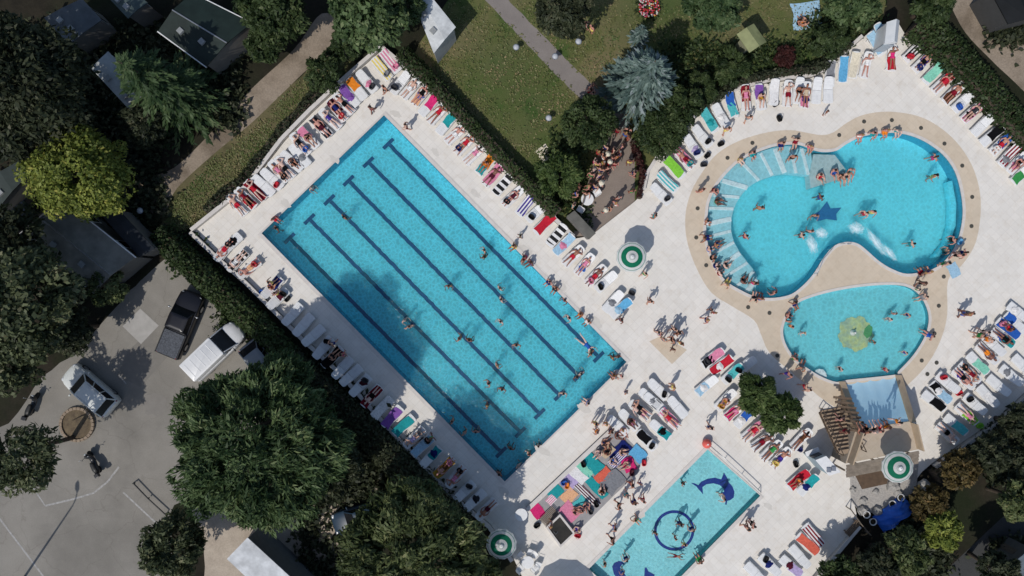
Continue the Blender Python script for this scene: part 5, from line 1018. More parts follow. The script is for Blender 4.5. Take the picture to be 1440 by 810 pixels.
# ------------------------------------------------------------------ buildings, vehicles
hut('mobile_home', [(62, 25), (115, -2), (143, 28), (97, 63)], 2.7, lin('5e6468'), 'pale grey roofed caravan near the dark corner trees', 'caravan', ridge=.1, nwin=2)
hut('mobile_home', [(148, -8), (186, -14), (208, 4), (180, 26)], 2.7, lin('4b5a5a'), 'small grey-green roof partly cut by the frame beside the pale caravan', 'caravan', ridge=.15, nwin=1)
hut('mobile_home', [(222, 44), (270, -10), (354, 32), (290, 94)], 2.9, lin('22302c'), 'large dark green roofed mobile home with white gutters', 'mobile home', ridge=.4)
hut('caravan', [(128, 96), (152, 72), (212, 138), (190, 163)], 2.6, lin('b9bcba'), 'white caravan half hidden under the feathery cedar', 'caravan', ridge=.05, wall=(.5, .5, .48))
hut('mobile_home', [(34, 332), (92, 284), (190, 362), (132, 412)], 2.9, lin('8a8880'), 'grey roofed mobile home under the yellow-green tree', 'mobile home', ridge=.45)
hut('mobile_home', [(142, 302), (164, 292), (218, 350), (196, 362)], 2.3, lin('262c33'), 'narrow dark slate awning roof beside the grey mobile home', 'awning', ridge=.12, nwin=0)
hut('mobile_home', [(-30, 262), (34, 222), (48, 238), (-8, 300)], 2.7, lin('39423f'), 'green-grey roof cut by the frame left of the yellow-green tree'.replace(' left of', ' beside'), 'mobile home', ridge=.2, nwin=1)
hut('chalet', [(582, 4), (604, -8), (641, 38), (610, 75)], 3.0, lin('dfe2e2'), 'white roofed chalet at the corner of the lawn', 'chalet', ridge=.12, wall=(.5, .5, .5))
hut('service_trailer', [(319, 786), (348, 756), (470, 868), (440, 900)], 3.0, lin('dcdfe2'), 'long white trailer with grey side under the big round tree', 'trailer', ridge=.02, wall=(.17, .18, .19), overhang=.06, nwin=0)
hut('mobile_home', [(1424, 792), (1450, 768), (1500, 800), (1470, 850)], 2.7, lin('6c7882'), 'blue-grey roof at the far end of the back lane', 'mobile home', ridge=.1, nwin=1)
hut('tool_shed', [(1392, -14), (1452, -26), (1468, 22), (1418, 34)], 2.6, lin('15181a'), 'black roofed shed beside the outer dirt road', 'shed', ridge=.3, nwin=0, wall=(.06, .06, .06))
hut('market_canopy', [(1036, 48), (1060, 33), (1078, 59), (1054, 74)], 2.3, lin('8f9468'), 'pale yellow-green canvas canopy on the upper lawn', 'canopy', ridge=.3, wall=(.3, .3, .2), overhang=.5, nwin=0)
hut('snack_counter', [(797, 304), (808, 296), (838, 328), (828, 337)], 1.15, lin('6f6d66'), 'long grey snack counter at the foot of the terrace', 'counter', ridge=.0, wall=(.2, .19, .18), overhang=.05, nwin=0)
hatchback(); van(); pickup()
dark_car(370, 516, .62, .78, 'silver car mostly hidden under the big tree beside the white van', lin('84888c'), 'grey_paint')
dark_car(506, 730, -.95, .28, 'dark blue car in the shade by the sandy yard', lin('26394a'), 'blue_paint')
dark_car(40, 296, .75, -.62, 'dark car parked against the grey mobile home', lin('1a2230'), 'navy_paint')
scooter(41, 570, .35, -.94, 'black scooter parked beside the drooping grey-green tree'); scooter(127, 652, -.5, -.86, 'black scooter parked below the round brick planter')
# round brick planter with a tall tree
def planter():
    c = G(108, 597, -.15); o = empty('round_planter', c); tag(o, 'round brick-edged planter holding a tall thin-trunked tree', 'planter'); mb = MB()
    for k in range(26):
        a = 2 * math.pi * k / 26; mb.box((1.16 * math.cos(a), 1.16 * math.sin(a), .11), (.2, .25, .24), a)
    mb.build('brick_edge', mat('edge_brick', (.33, .26, .19), (.24, .18, .13), 6, .9), o, bevel=.015); mb = MB(); mb.lathe([(1.08, 0), (1.08, .12), (.5, .16), (.01, .18)], 28); mb.build('soil', mat('bed_soil', (.17, .13, .08), (.10, .075, .05), 4, .95), o)
planter()
def palm_bed():
    o = empty('palm_planter', G(1078, 566)); tag(o, 'kerbed planter under the two dense shrubs', 'planter'); c = o.location; q = [G(*p) - c for p in [(1050, 548), (1066, 534), (1110, 578), (1094, 596)]]
    mb = MB(); mb.prism([(p.x, p.y) for p in q], 0, .32); mb.build('kerb', M_RIM, o); mb = MB(); mb.prism([(p.x * .88, p.y * .88) for p in q], .3, .36); mb.build('soil', M_SOIL, o)
palm_bed()
def lamp_post():
    o = empty('lamp_post', G(33, 812, -.15)); tag(o, 'tall street lamp post standing at the lower car park edge', 'street lamp'); mb = MB(); mb.tube([(0, 0, 0), (0, 0, 4), (0, 0, 8)], [.09, .075, .05], 10); mb.build('pole', METAL, o, smooth=True)
    mb = MB(); mb.tube([(0, 0, 8), (.1, .3, 8.25), (.2, .9, 8.3)], .04, 8); mb.build('arm', METAL, o); mb = MB(); mb.loft([[(.2 + x * w, .8 + y, z) for x, z in ((-1, 8.25), (-.7, 8.38), (.7, 8.38), (1, 8.25))] for y, w in ((0, .06), (.2, .16), (.6, .14), (.75, .05))]); mb.build('lamp_head', METAL, o)
lamp_post()
for px, py, pl in [(726, 65, 'beside the footpath on the lawn side'), (814, 57, 'across the footpath near the two strollers'), (772, 165, 'in the middle of the lower lawn'), (195, 296, 'beside the slate awning'), (781, 78, 'on the footpath edge')]:
    p = W(px, py, .8); o = empty('bollard_lamp', (p.x, p.y, -.15)); tag(o, 'bollard lamp with round white cap', 'lamp', 'bollard lamps along the paths', pl, (px, py))
    o.scale = (.75, .75, .9)
    mb = MB(); mb.tube([(0, 0, 0), (0, 0, .75)], .06, 10); mb.build('post', DARKMETAL, o); mb = MB(); mb.lathe([(.12, .72), (.13, .84), (.27, .86), (.28, .90), (.18, .97), (.04, 1.0)], 20); mb.build('cap', mat('lamp_cap', (.50, .52, .55), (.42, .44, .47), 5, .4), o, smooth=True); mb = MB(); mb.lathe([(.285, .84), (.31, .86), (.285, .88)], 20); mb.build('lamp_ring', mat('blue_ring', (.18, .22, .3), (.15, .18, .26), 4, .5), o)
parasol(Vector((*W(889, 361, 2.3)[:2], 0)), 2.45, 'green-ringed parasol by the terrace steps')
parasol(Vector((*W(1265, 658, 4.6)[:2], 0)) + Vector((0, 0, 0)), 4.75, 'green-ringed parasol rising behind the slide tower')
parasol(Vector((*W(705, 767, 2.3)[:2], 0)), 2.45, 'shaded parasol under the olive tree')
parasol(G(778, 858), 2.6, 'parasol below the round white tables, seen by its shadow', R=2.35)
# boulders, tarp, pots behind the slide
br = random.Random(4); BM = mat('boulder', (.40, .38, .35), (.29, .275, .255), 2.5, .95, bump=.3)
for i in range(10):
    t = br.random(); px, py = [(1206, 690), (1222, 702), (1240, 698), (1256, 688), (1215, 712), (1232, 712), (1200, 676), (1262, 676), (1284, 662), (1292, 676)][i % 10]; px += br.uniform(-9, 9); py += br.uniform(-7, 7); r = br.uniform(.2, .46); bmx = bmesh.new(); bmesh.ops.create_icosphere(bmx, subdivisions=2, radius=r)
    for v in bmx.verts: v.co *= 1 + .25 * math.sin(v.co.x * 6 / r + i) * math.cos(v.co.y * 5 / r) + br.uniform(-.07, .07); v.co.z *= .7
    me = bpy.data.meshes.new('boulder'); bmx.to_mesh(me); bmx.free(); me.materials.append(BM); o = mesh_obj('boulder', me); p = G(px, py); o.location = (p.x, p.y, -.02 + r * .35); o.rotation_euler = (0, 0, br.uniform(0, 6)); tag(o, 'pale grey boulder heaped behind the slide tower', 'boulder', 'boulders heaped behind the slide tower'); REG.pop()
struct(sheet('gravel_bed', wobble([(1196, 668), (1292, 652), (1290, 690), (1252, 712), (1212, 725), (1196, 705)], 2, 4), -.10 + .12, mat('gravel', (.46, .43, .39), (.32, .30, .28), 9, .95, world=True)))
struct(sheet('timber_deck', [(1202, 668), (1266, 656), (1266, 676), (1212, 688)], .026, mat('brown_deck', (.13, .085, .055), (.09, .06, .04), 3, .8, world=True)))
def tarp():
    c = G(1256, 722); n = 18; mb = MB(); P = [[(-1.7 + 3.4 * i / n, -.95 + 1.9 * j / n) for i in range(n + 1)] for j in range(n + 1)]
    a = math.radians(38); vs = [(x * math.cos(a) - y * math.sin(a), x * math.sin(a) + y * math.cos(a), .55 + .5 * math.exp(-(x * x * .5 + y * y * 1.2)) + .12 * math.sin(x * 4 + y * 2) + .06 * math.sin(y * 11 + x * 3) - .5 * (max(abs(x) / 1.7, abs(y) / .95)) ** 4) for r in P for x, y in r]
    mb.add(vs, [(j * (n + 1) + i, j * (n + 1) + i + 1, (j + 1) * (n + 1) + i + 1, (j + 1) * (n + 1) + i) for j in range(n) for i in range(n)]); o = mb.build('tarpaulin', mat('blue_tarp', (.028, .15, .66), (.02, .11, .52), 2, .4), smooth=True); o.location = (c.x, c.y, -.1); o.scale = (.80, .80, .9); tag(o, 'crumpled bright blue tarpaulin over a heap behind the boulders', 'tarpaulin')
    mb = MB()
    for x, y in ((-1.6, -.85), (1.6, -.85), (1.6, .85), (-1.6, .85)): mb.lathe([(.05, .10), (.06, .12), (.03, .12)], 10, (x * math.cos(a) - y * math.sin(a), x * math.sin(a) + y * math.cos(a), .02))
    mb.build('eyelet', METAL, o)
tarp()
for px, py, pl in [(1225, 732, 'nearest the timber rail'), (1252, 707, 'tight above the blue tarpaulin'), (1216, 722, 'among the lower boulders'), (1264, 698, 'nearest the parasol pole')]:
    p = G(px, py); mb = MB(); mb.lathe([(.16, 0), (.24, .34), (.27, .36), (.24, .38), (.2, .30), (.02, .30)], 18); o = mb.build('plant_pot', WHITE, smooth=True, angle=.8); o.location = p; tag(o, 'white round pot', 'pot', 'white pots by the boulders', pl, (px, py)); mb = MB(); mb.lathe([(.2, .31), (.1, .34), (.01, .35)], 12); mb.build('soil', M_SOIL, o)
# striped deck hut bench by the boulders, flower bed, picnic blanket
def bench(px, py, rz, look, L=1.5):
    o = empty('timber_bench', G(px, py), rz); tag(o, look, 'bench')
    for i in range(4):
        mb = MB(); mb.box((0, -.18 + i * .12, .44), (L, .09, .04)); mb.build('seat_slat', WOOD, o)
    for s in (-1, 1):
        mb = MB(); mb.box((s * L * .4, 0, .21), (.08, .4, .42)); mb.build('leg', WOOD, o)
bench(1196, 740, .85, 'slatted timber bench by the rail below the boulders', 1.3)
def flower_bed():
    c = G(912, 10, -.15); o = empty('flower_bed', c); o.scale = (.8, .8, .9); tag(o, 'round bed of red, white and yellow flowers at the top of the lawn', 'flower bed'); r = random.Random(3); mb = MB(); mb.lathe([(1.0, 0), (1.0, .12), (.6, .22), (.02, .28)], 24); mb.build('soil', M_SOIL, o)
    for nm, c1, n in (('red', (.45, .03, .03), 60), ('white', (.6, .55, .5), 40), ('yellow', (.6, .42, .04), 10), ('pink', (.5, .12, .2), 25)):
        mb = MB()
        for _ in range(n):
            a, q = r.uniform(0, 6.28), 1.0 * math.sqrt(r.random()); mb.ball((q * math.cos(a), q * math.sin(a), .34 + .1 * r.random()), (.09, .09, .05), 6, 4)
        mb.build(nm + '_blossom', mat(nm + '_petal', c1), o, smooth=True)
    rng = np.random.default_rng(5); P = rng.normal(0, .5, (500, 3)); P[:, 2] = .2 + .1 * rng.random(500); N = np.tile([0, 0, 1.0], (500, 1)); quads_obj('foliage', leaves_at(P, N, .12, 1.6, rng), rng.random(500), LF['hedge'], o)
flower_bed()
o = towel(G(1135, 21, -.13), .1, 'ground', 'paleblue', 'pale blue picnic blanket spread on the upper lawn', '', (1135, 21), v=2, sx=1.9, sy=1.15); o['category'] = 'blanket'; o.name = 'picnic_blanket'
o = towel(G(765, 215, -.13), .6, 'ground', 'cream', 'small cream blanket on the lower lawn beside the bright green shrub', '', (765, 215), v=0, sx=1.1, sy=.6); o['category'] = 'blanket'; o.name = 'picnic_blanket'
# ------------------------------------------------------------------ rows of loungers with what lies on them
# item: px, py, tokens   t:colour towel  h:colour towel on the head half  f:colour towel at the foot end  s/x:colour striped towel
#       m/w man/woman on the back, M/W on the front, u/v sitting up, + colour    b:colour bag at the foot   c:colour clothes
ROWS = {
 'A': ('track wall row', 'parking end', (-.70, -.72), [(334, 288, 'h:white m:red'), (346, 279, 'w:darkred f:red'), (360, 268, 't:darkred w:red'), (371, 261, ''), (383, 252, 'b:red'), (393, 241, 'w:pink'), (401, 236, 'm:black'), (411, 227, 'u:charcoal'), (422, 219, 'c:grey'), (423, 203, 'w:black'), (434, 194, 'h:pink v:black'), (452, 179, 't:charcoal m:maroon'), (465, 168, 'w:purple'), (475, 155, 'h:maroon w:navy'), (484, 146, 'M:black'), (491, 135, 'h:violet c:violet'), (502, 125, 'h:orange'), (516, 115, 'c:pink b:charcoal'), (537, 97, 't:yellow'), (549, 87, 't:pink')]),
 'B': ('lawn hedge row', 'apex end', (.70, -.71), [(563, 117, 'c:grey b:charcoal'), (578, 124, 'm:white'), (593, 133, 'f:peach w:black'), (604, 148, 'h:hotpink'), (616, 160, 'w:red'), (628, 174, 'h:teal'), (641, 189, 'm:white'), (654, 203, 'w:red b:navy'), (667, 217, 'W:pink'), (684, 231, 'h:orange f:teal u:orange'), (693, 247, 't:pink m:maroon'), (708, 259, 'x:black'), (721, 277, 'w:maroon b:black'), (740, 288, 't:purple'), (755, 298, 'b:black'), (766, 315, 't:red'), (783, 331, 'x:black'), (793, 344, 't:paleblue'), (806, 360, 'm:red'), (822, 372, 'w:pink'), (838, 387, 't:white m:red'), (852, 396, 'b:black'), (862, 424, 'c:grey'), (873, 433, 'h:sky c:paleblue')]),
 'C': ('shaded hedge row', 'parking end', (-.70, .71), [(316, 352, 'm:red b:black'), (325, 343, 'c:black'), (334, 367, 'x:black w:white'), (351, 378, 'h:white m:peach'), (383, 404, 'v:red f:navy'), (391, 420, 'b:black c:maroon'), (412, 442, ''), (427, 457, ''), (441, 472, ''), (455, 489, 'b:black'), (468, 502, 't:black u:charcoal'), (482, 517, ''), (494, 528, ''), (507, 542, 'c:maroon b:charcoal'), (523, 557, 't:darkred m:black'), (538, 573, 't:white'), (552, 586, 't:violet'), (568, 598, 't:teal'), (583, 615, 'w:lavender'), (594, 627, 't:paleblue b:black'), (606, 642, 'f:teal'), (625, 657, 't:gold m:brown'), (641, 670, 'w:pink b:black'), (653, 691, 'b:charcoal'), (668, 703, 'c:charcoal'), (684, 716, 'm:maroon')]),
 'E': ('outer hedge row', 'cabin end', (.72, -.69), [(1285, 72, 't:black'), (1298, 87, 'h:purple m:black'), (1312, 103, 't:mint'), (1325, 117, 'h:red w:red'), (1340, 131, 'm:darkred f:brown'), (1354, 143, 'b:blue'), (1367, 158, 'w:charcoal s:pink'), (1381, 176, ''), (1394, 191, 'h:black'), (1407, 203, 'm:red h:blue'), (1418, 219, 't:darkred'), (1430, 229, 'v:black c:pink'), (1437, 244, 'f:green')]),
 'F': ('front slide row', 'outer end', (.72, .69), [(1432, 440, 'c:white'), (1427, 454, 'f:blue'), (1416, 462, 't:blue u:red'), (1409, 475, 'h:teal w:black'), (1397, 485, 'c:white'), (1387, 497, 'm:orange'), (1374, 511, 'h:mint'), (1362, 524, 'w:darkred b:black'), (1354, 532, 'm:black c:purple'), (1332, 538, 'b:red'), (1322, 552, 'f:black h:paleblue'), (1312, 564, 'h:black')]),
 'R': ('back slide row', 'outer end', (.72, .69), [(1438, 514, ''), (1421, 528, 'c:grey'), (1403, 542, ''), (1388, 557, 'h:white'), (1370, 568, 'b:black'), (1358, 582, 'w:pink h:lime'), (1343, 597, 'h:turquoise'), (1331, 609, 'm:black')]),
 'G': ('planter row', 'lagoon end', (.74, -.67), [(1002, 503, 'f:black h:pink'), (1014, 513, 't:red'), (1030, 525, 'h:turquoise b:black'), (1047, 515, 'b:black'), (993, 542, 'f:paleblue'), (1020, 562, 'u:gold b:gold'), (1034, 577, 'f:hotpink m:pink'), (1047, 586, 'h:blue c:white'), (1058, 606, 'h:pink w:red'), (1072, 620, 'm:darkred'), (1084, 633, 'w:green'), (1097, 643, 'm:purple b:yellow'), (1126, 617, 'W:brown'), (1122, 674, 't:red v:orange'), (1136, 681, 'h:teal')]),
 'H': ('bottom row', 'boulder end', (.70, .71), [(1143, 752, 's:darkred'), (1135, 764, 't:coral'), (1124, 782, ''), (1112, 796, 'h:lavender c:maroon'), (1082, 794, 'c:navy b:black'), (1062, 806, '')]),
 'I': ('mid-deck group', 'lagoon end', (-.70, -.71), [(925, 547, 'b:black'), (913, 560, 'c:grey'), (952, 572, ''), (899, 576, 'm:charcoal w:black'), (920, 566, ''), (941, 588, 't:pink w:red'), (928, 604, 'f:teal c:black'), (884, 590, 'c:pink u:black'), (868, 598, ''), (909, 618, 'b:black h:black')]),
}
D_ROW = ('curved lagoon row', 'terrace end', [(938, 256, -.70, -.70, 't:turquoise'), (929, 273, -.75, -.6, 'b:charcoal'), (948, 236, -.70, -.70, 't:lime'), (962, 223, -.66, -.75, 's:pink m:darkred'), (974, 206, -.6, -.8, 'c:lavender b:navy'), (987, 192, -.6, -.8, 'b:black'), (997, 170, -.6, -.8, 't:turquoise'), (1013, 163, -.55, -.83, 'c:white'), (1028, 147, -.3, -.95, 'h:blue f:turquoise'), (1048, 138, -.1, -1, 'h:darkred w:pink'), (1068, 137, -.1, -1, 'h:violet u:gold'), (1088, 130, 0, -1, 't:white'), (1107, 132, .05, -1, 'm:darkred'), (1122, 128, .05, -1, 'u:black'), (1132, 134, .05, -1, 'w:beige f:pink'), (1148, 128, .08, -1, ''), (1164, 127, .08, -1, ''), (1167, 104, .1, -1, 'h:grey'), (1185, 98, .1, -1, 't:sky'), (1200, 92, .1, -1, 't:cream'), (1217, 92, .1, -1, 'w:white'), (1231, 62, -.5, -.87, 't:paleblue'), (1240, 50, -.5, -.87, 'h:paleblue'), (1253, 82, .1, -1, 'f:red w:hotpink')])
CLN = {}
def clothes(loc, rz, color, place, pt):
    if 'm' not in CLN:
        mb = MB(); r = random.Random(2); n = 9
        vs = [((i / n - .5) * .52, (j / n - .5) * .42, max(0, .10 * math.exp(-((i / n - .5) ** 2 + (j / n - .5) ** 2) * 7) + .03 * math.sin(i * 1.9 + j) + r.uniform(-.012, .012) - .05 * (abs(i / n - .5) * 2) ** 6) + .01) for j in range(n + 1) for i in range(n + 1)]
        vs = [(x * (1 + .25 * math.sin(y * 14)), y * (1 + .25 * math.sin(x * 11 + 1)), z) for x, y, z in vs]
        mb.add(vs, [(j * (n + 1) + i, j * (n + 1) + i + 1, (j + 1) * (n + 1) + i + 1, (j + 1) * (n + 1) + i) for j in range(n) for i in range(n)]); me = mb.mesh('clothes'); me.materials.append(CLOTH); me.polygons.foreach_set('use_smooth', [True] * len(me.polygons)); CLN['m'] = me
    o = mesh_obj('crumpled_shirt', CLN['m'], None, CLR[color]); o.location = loc; o.rotation_euler = (0, 0, rz); return tag(o, f'{nice(color)} crumpled shirt', 'clothing', 'clothes left on loungers', place, pt)
def furnish(px, py, dx, dy, spec, n, row, end):
    rz = rz_px(dx, dy) + prng.uniform(-.10, .10); toks = [t.split(':') for t in spec.split()]; at = f'{ORD[n]} from {end} of {row}'
    ppl = [t for t in toks if t[0] in 'mwMWuv']; tw = [t for t in toks if t[0] in 'tsxhf']
    state = 'occupied white lounger,' if ppl else (f'white lounger with {nice(tw[0][1])} towel,' if tw else ('empty white lounger,' if not toks else f'white lounger holding {nice(toks[0][1])} {"bag" if toks[0][0] == "b" else "clothes"},'))
    lo = lounger(px, py, rz, state, at, 'white sun loungers round the pools'); base = lo.location.copy(); R = Matrix.Rotation(rz, 3, 'Z')
    L = lambda x, y, zz: base + R @ Vector((x, y, zz))
    have = {t[0] for t in toks}; q = prng.random()
    if toks and not have & {'b', 'c'} and q < .42: toks = toks + [('b' if q < .2 else 'c', prng.choice(['black', 'charcoal', 'navy', 'white', 'pink', 'blue', 'grey', 'red', 'teal']))]
    toks = [('s', t[1]) if t[0] == 't' and prng.random() < .22 else t for t in toks]
    def surf(y): return .34 + .04 + max(0, (y - HINGE) * math.tan(math.radians(BACK)))
    for k, (c, col) in enumerate(toks):
        pl = f'on {ORD[n]} lounger from {end} of {row}'
        if c in 'tsxhf': towel(L(0, 0, .375), rz, {'t': 'lounge', 's': 'lounge', 'x': 'lounge', 'h': 'half', 'f': 'foot'}[c], col, {'s': 'striped ', 'x': 'barred '}.get(c, '') + nice(col) + ' towel', pl, (px, py), 'towels on the loungers', {'s': STRIPE, 'x': BORDER}.get(c))
        elif c in 'mwMWuv':
            kind = 'trunks' if c in 'mMu' else 'suit'; off = 0 if len(ppl) == 1 else (-.14 if c == ppl[0][0] else .14); ps = {'m': prng.choice(['lie_up', 'lie_wide']), 'w': prng.choice(['lie_up', 'lie_wide']), 'M': 'lie_down', 'W': 'lie_down', 'u': 'sit_up', 'v': 'sit_up'}[c]
            y = prng.uniform(-.05, .02) if ps != 'sit_up' else .0; verb = {'lie_up': 'on', 'lie_wide': 'on', 'lie_down': 'face-down on', 'sit_up': 'sitting on'}[ps]
            person(L(off, y, .400 if ps != 'sit_up' else .39), rz + (math.pi if ps == 'sit_up' else 0) , ps, '', pl.replace('on', verb, 1).replace('on on', 'on'), (px, py), kind, col, group='sunbathers on loungers')
        elif c == 'b': bag(L(prng.uniform(-.1, .1), -.55, .385), rz + prng.uniform(-.5, .5), col, pl, (px, py), group='bags left on loungers')
        elif c == 'c':
            yy = prng.uniform(-.4, -.1); clothes(L(0, yy, .385), rz + prng.uniform(-.6, .6), col, pl, (px, py))
for row, end, d, items in ROWS.values():
    for n, (px, py, sp) in enumerate(items): furnish(px, py, d[0], d[1], sp, n, row, end)
for n, (px, py, dx, dy, sp) in enumerate(D_ROW[2]): furnish(px, py, dx, dy, sp, n, D_ROW[0], D_ROW[1])
# ------------------------------------------------------------------ towel mat
for zi, (px, py, kind, c, a, sx, sy, m, lk_) in enumerate([(754, 717, 'ground', 'hotpink', .72, 1.0, .72, None, 'hot pink towel'), (781, 692, 'ground', 'teal', -.78, .9, .62, None, 'teal towel'), (775, 703, 'ground', 'pink', -.78, .6, .4, STRIPE, 'small pink striped towel'), (802, 676, 'ground', 'lavender', -.78, .95, .75, None, 'lavender towel'), (800, 697, 'ground', 'peach', -.78, .8, .65, None, 'peach towel'), (815, 709, 'ground', 'turquoise', -.78, .95, .7, None, 'light turquoise towel'), (801, 719, 'ground', 'pink', .75, .95, .8, None, 'pale pink towel'), (826, 696, 'mat', 'maroon', .80, .75, 1.15, STRIPE, 'maroon and white striped long mat'), (837, 684, 'mat', 'teal', .80, .95, 1.1, None, 'long teal mat'), (822, 659, 'ground', 'mint', .85, .7, .85, None, 'mint green towel'), (833, 651, 'ground', 'teal', .75, 1.0, .95, None, 'large teal towel'), (812, 667, 'ground', 'white', .8, .75, .9, None, 'white towel'), (848, 668, 'ground', 'coral', -.8, .85, .75, None, 'coral towel'), (862, 677, 'ground', 'grey', -.8, 1.3, .95, None, 'wide grey towel'), (871, 634, 'ground', 'navy', -.85, .85, .95, None, 'navy towel'), (897, 638, 'ground', 'sky', .8, .85, .7, None, 'sky blue towel'), (884, 653, 'ground', 'hotpink', .4, .9, .6, None, 'crumpled hot pink towel'), (854, 634, 'ground', 'beige', -.8, .8, .6, None, 'beige towel'), (868, 645, 'ground', 'purple', -.8, .6, .8, STRIPE, 'purple striped towel')]):
    towel(G(px, py, .012 + .0055 * zi), a, kind, c, lk_, 'spread on the grey mat between the rectangular pools', (px, py), 'towels spread on the grey mat', m, None, sx, sy)
def deck_bag(px, py, c, pl, s=1.0): bag(G(px, py, .01), prng.uniform(0, 3), c, pl, (px, py), s=s)
for px, py, c, pl in [(838, 708, 'black', 'below the striped long mat'), (849, 689, 'black', 'at the foot of the long teal mat'), (793, 678, 'blue', 'by the lavender towel'), (797, 682, 'orange', 'by the lavender towel'), (830, 718, 'charcoal', 'below the turquoise towel'), (820, 652, 'black', 'on the mint green towel'), (812, 752, 'red', 'beside the black hatch'), (755, 738, 'black', 'between hot pink towel and hatch'), (905, 650, 'red', 'beside the sky blue towel'), (888, 664, 'maroon', 'on the crumpled pink towel'), (845, 400, 'black', 'at the foot of a lawn hedge lounger'), (888, 412, 'charcoal', 'near the green-ringed terrace parasol'), (1013, 203, 'black', 'between curved row and lagoon'), (994, 219, 'black', 'in the pair before the curved row'), (989, 232, 'charcoal', 'in the pair before the curved row'), (1035, 161, 'white', 'before the curved row'), (1095, 167, 'black', 'before the white-towel lounger'), (1090, 147, 'charcoal', 'at the foot of the white-towel lounger'), (1123, 631, 'navy', 'by the lower planter shrub'), (1118, 652, 'black', 'beyond the planter row'), (1347, 552, 'red', 'at the foot of the front row'), (1372, 535, 'purple', 'amid the front row'), (370, 411, 'blue', 'against the shaded low wall'), (405, 420, 'black', 'by the first empty shaded lounger'), (593, 617, 'charcoal', 'between shaded loungers'), (1376, 598, 'lime', 'at the wall behind the back row')]:
    deck_bag(px, py, c, pl)
# ------------------------------------------------------------------ bathers in the water
def toward(px, py, tx, ty): return rz_px(tx - px, ty - py)
def swimmer(px, py, place, mode='wade', rot=None, depth=1.45, child=False, **k):
    rot = prng.uniform(0, 6.28) if rot is None else rot; sc = prng.uniform(.95, 1.04) if not child else prng.uniform(.62, .72); ps = mode
    if mode == 'swim': p = W(px, py, -.12); loc = Vector((p.x, p.y, -.22))
    elif mode == 'sit_up': p = W(px, py, .3 - depth); loc = Vector((p.x, p.y, -depth))
    else:
        zt = max(1.3 * sc - depth, -.1); p = W(px, py, zt); loc = Vector((p.x, p.y, -depth + .01))
    return person(loc, rot, ps, {'swim': 'swimming', 'sit_up': 'sitting'}.get(mode, 'standing' if depth < 1 else 'wading'), place, (px, py), scale=sc, child=child, group='bathers in the water', **k)
def lane_place(px, py):
    u, v = (341, 347), (-172, 166); x, y = px - 540, py - 162; det = u[0] * v[1] - u[1] * v[0]; s = (x * v[1] - y * v[0]) / det; t = (u[0] * y - u[1] * x) / det
    ln_ = min(5, max(0, int(t * 7.0 - .5))); al = ['upper end', 'upper quarter', 'above halfway', 'about halfway', 'below halfway', 'lower quarter', 'lower end'][min(6, max(0, int(s * 7)))]
    return f'by {ORD[ln_]} lane line from lawn, {al}'
LANE_SW = [(389, 321), (484, 305), (569, 450), (576, 459), (631, 402), (646, 476), (660, 478), (681, 352), (681, 361), (699, 514), (703, 405), (705, 421), (704, 452), (687, 539), (706, 547), (685, 570), (636, 592), (653, 609), (669, 607), (718, 630), (744, 638), (757, 627), (729, 655), (702, 666), (792, 553), (800, 447), (824, 484), (831, 497), (811, 530), (817, 525), (726, 485), (861, 503), (869, 501), (736, 366), (794, 422), (438, 264)]
for i, (px, py) in enumerate(LANE_SW):
    swimmer(px, py, lane_place(px, py), 'swim' if i in (26,) else ('arms_up' if i in (3, 27) else 'wade'), rot=rz_px(.7, .71) if i in (2, 26) else None)
LAG_SW = [(1070, 292, 'nearest the curved shelf'), (1049, 332, 'by the lower half of the shelf'), (1140, 325, 'right of the foam, upper'.replace('right of', 'beside')), (1128, 331, 'beside the foam, lower'), (1154, 277, 'just above the dark star mosaic'), (1147, 303, 'over the dark star mosaic'), (1228, 298, 'between star mosaic and outer rim'), (1217, 300, 'just below the middle of the lagoon'), (1283, 343, 'below the middle of the outer bay'), (1315, 221, 'by the outer upper rim'), (1315, 247, 'in the outer upper bay'), (1341, 337, 'by the side bench'), (1332, 352, 'by the foot of the side bench'), (1089, 411, 'at the lowest rim of the lagoon')]
for px, py, pl in LAG_SW: swimmer(px, py, pl + ' in lagoon', 'wade', depth=1.2)
for px, py, pl in [(1008, 283, 'on upper shelf'), (1007, 345, 'on shelf by the crowded rim'), (1020, 374, 'on lower shelf'), (1045, 396, 'near shelf end'), (1062, 398, 'at shelf tip'), (1117, 220, 'on shelf below the rim sitters')]:
    swimmer(px, py, pl + ' of the lagoon', 'sit_up' if px < 1046 else 'wade', rot=toward(px, py, 1105, 300), depth=.33)
for px, py, pl in [(1152, 247, 'at its outer corner'), (1172, 241, 'in its middle'), (1182, 248, 'at the waterline'), (1190, 246, 'at its far corner'), (1196, 240, 'beside its edge')]:
    swimmer(px, py, 'on the pale lagoon bench, ' + pl, 'sit_up', rot=toward(px, py, 1200, 300), depth=.26)
for px, py, pl in [(1110, 452, 'by the upper bank'), (1114, 459, 'below the upper bank pair'), (1130, 468, 'toward the flower mosaic'), (1229, 481, 'at the flower mosaic edge'), (1252, 449, 'beyond the flower mosaic'), (1259, 441, 'near the lagoon side'), (1278, 443, 'near the outer bank'), (1183, 519, 'above the slide foot'), (1247, 520, 'right at the slide foot'.replace('right at', 'tight by')), (1274, 496, 'by the lower outer bank'), (1292, 407, 'at the outer tip')]:
    swimmer(px, py, pl + ' in the toddler pool', 'stand' if prng.random() < .6 else 'wade', depth=.45, child=True)
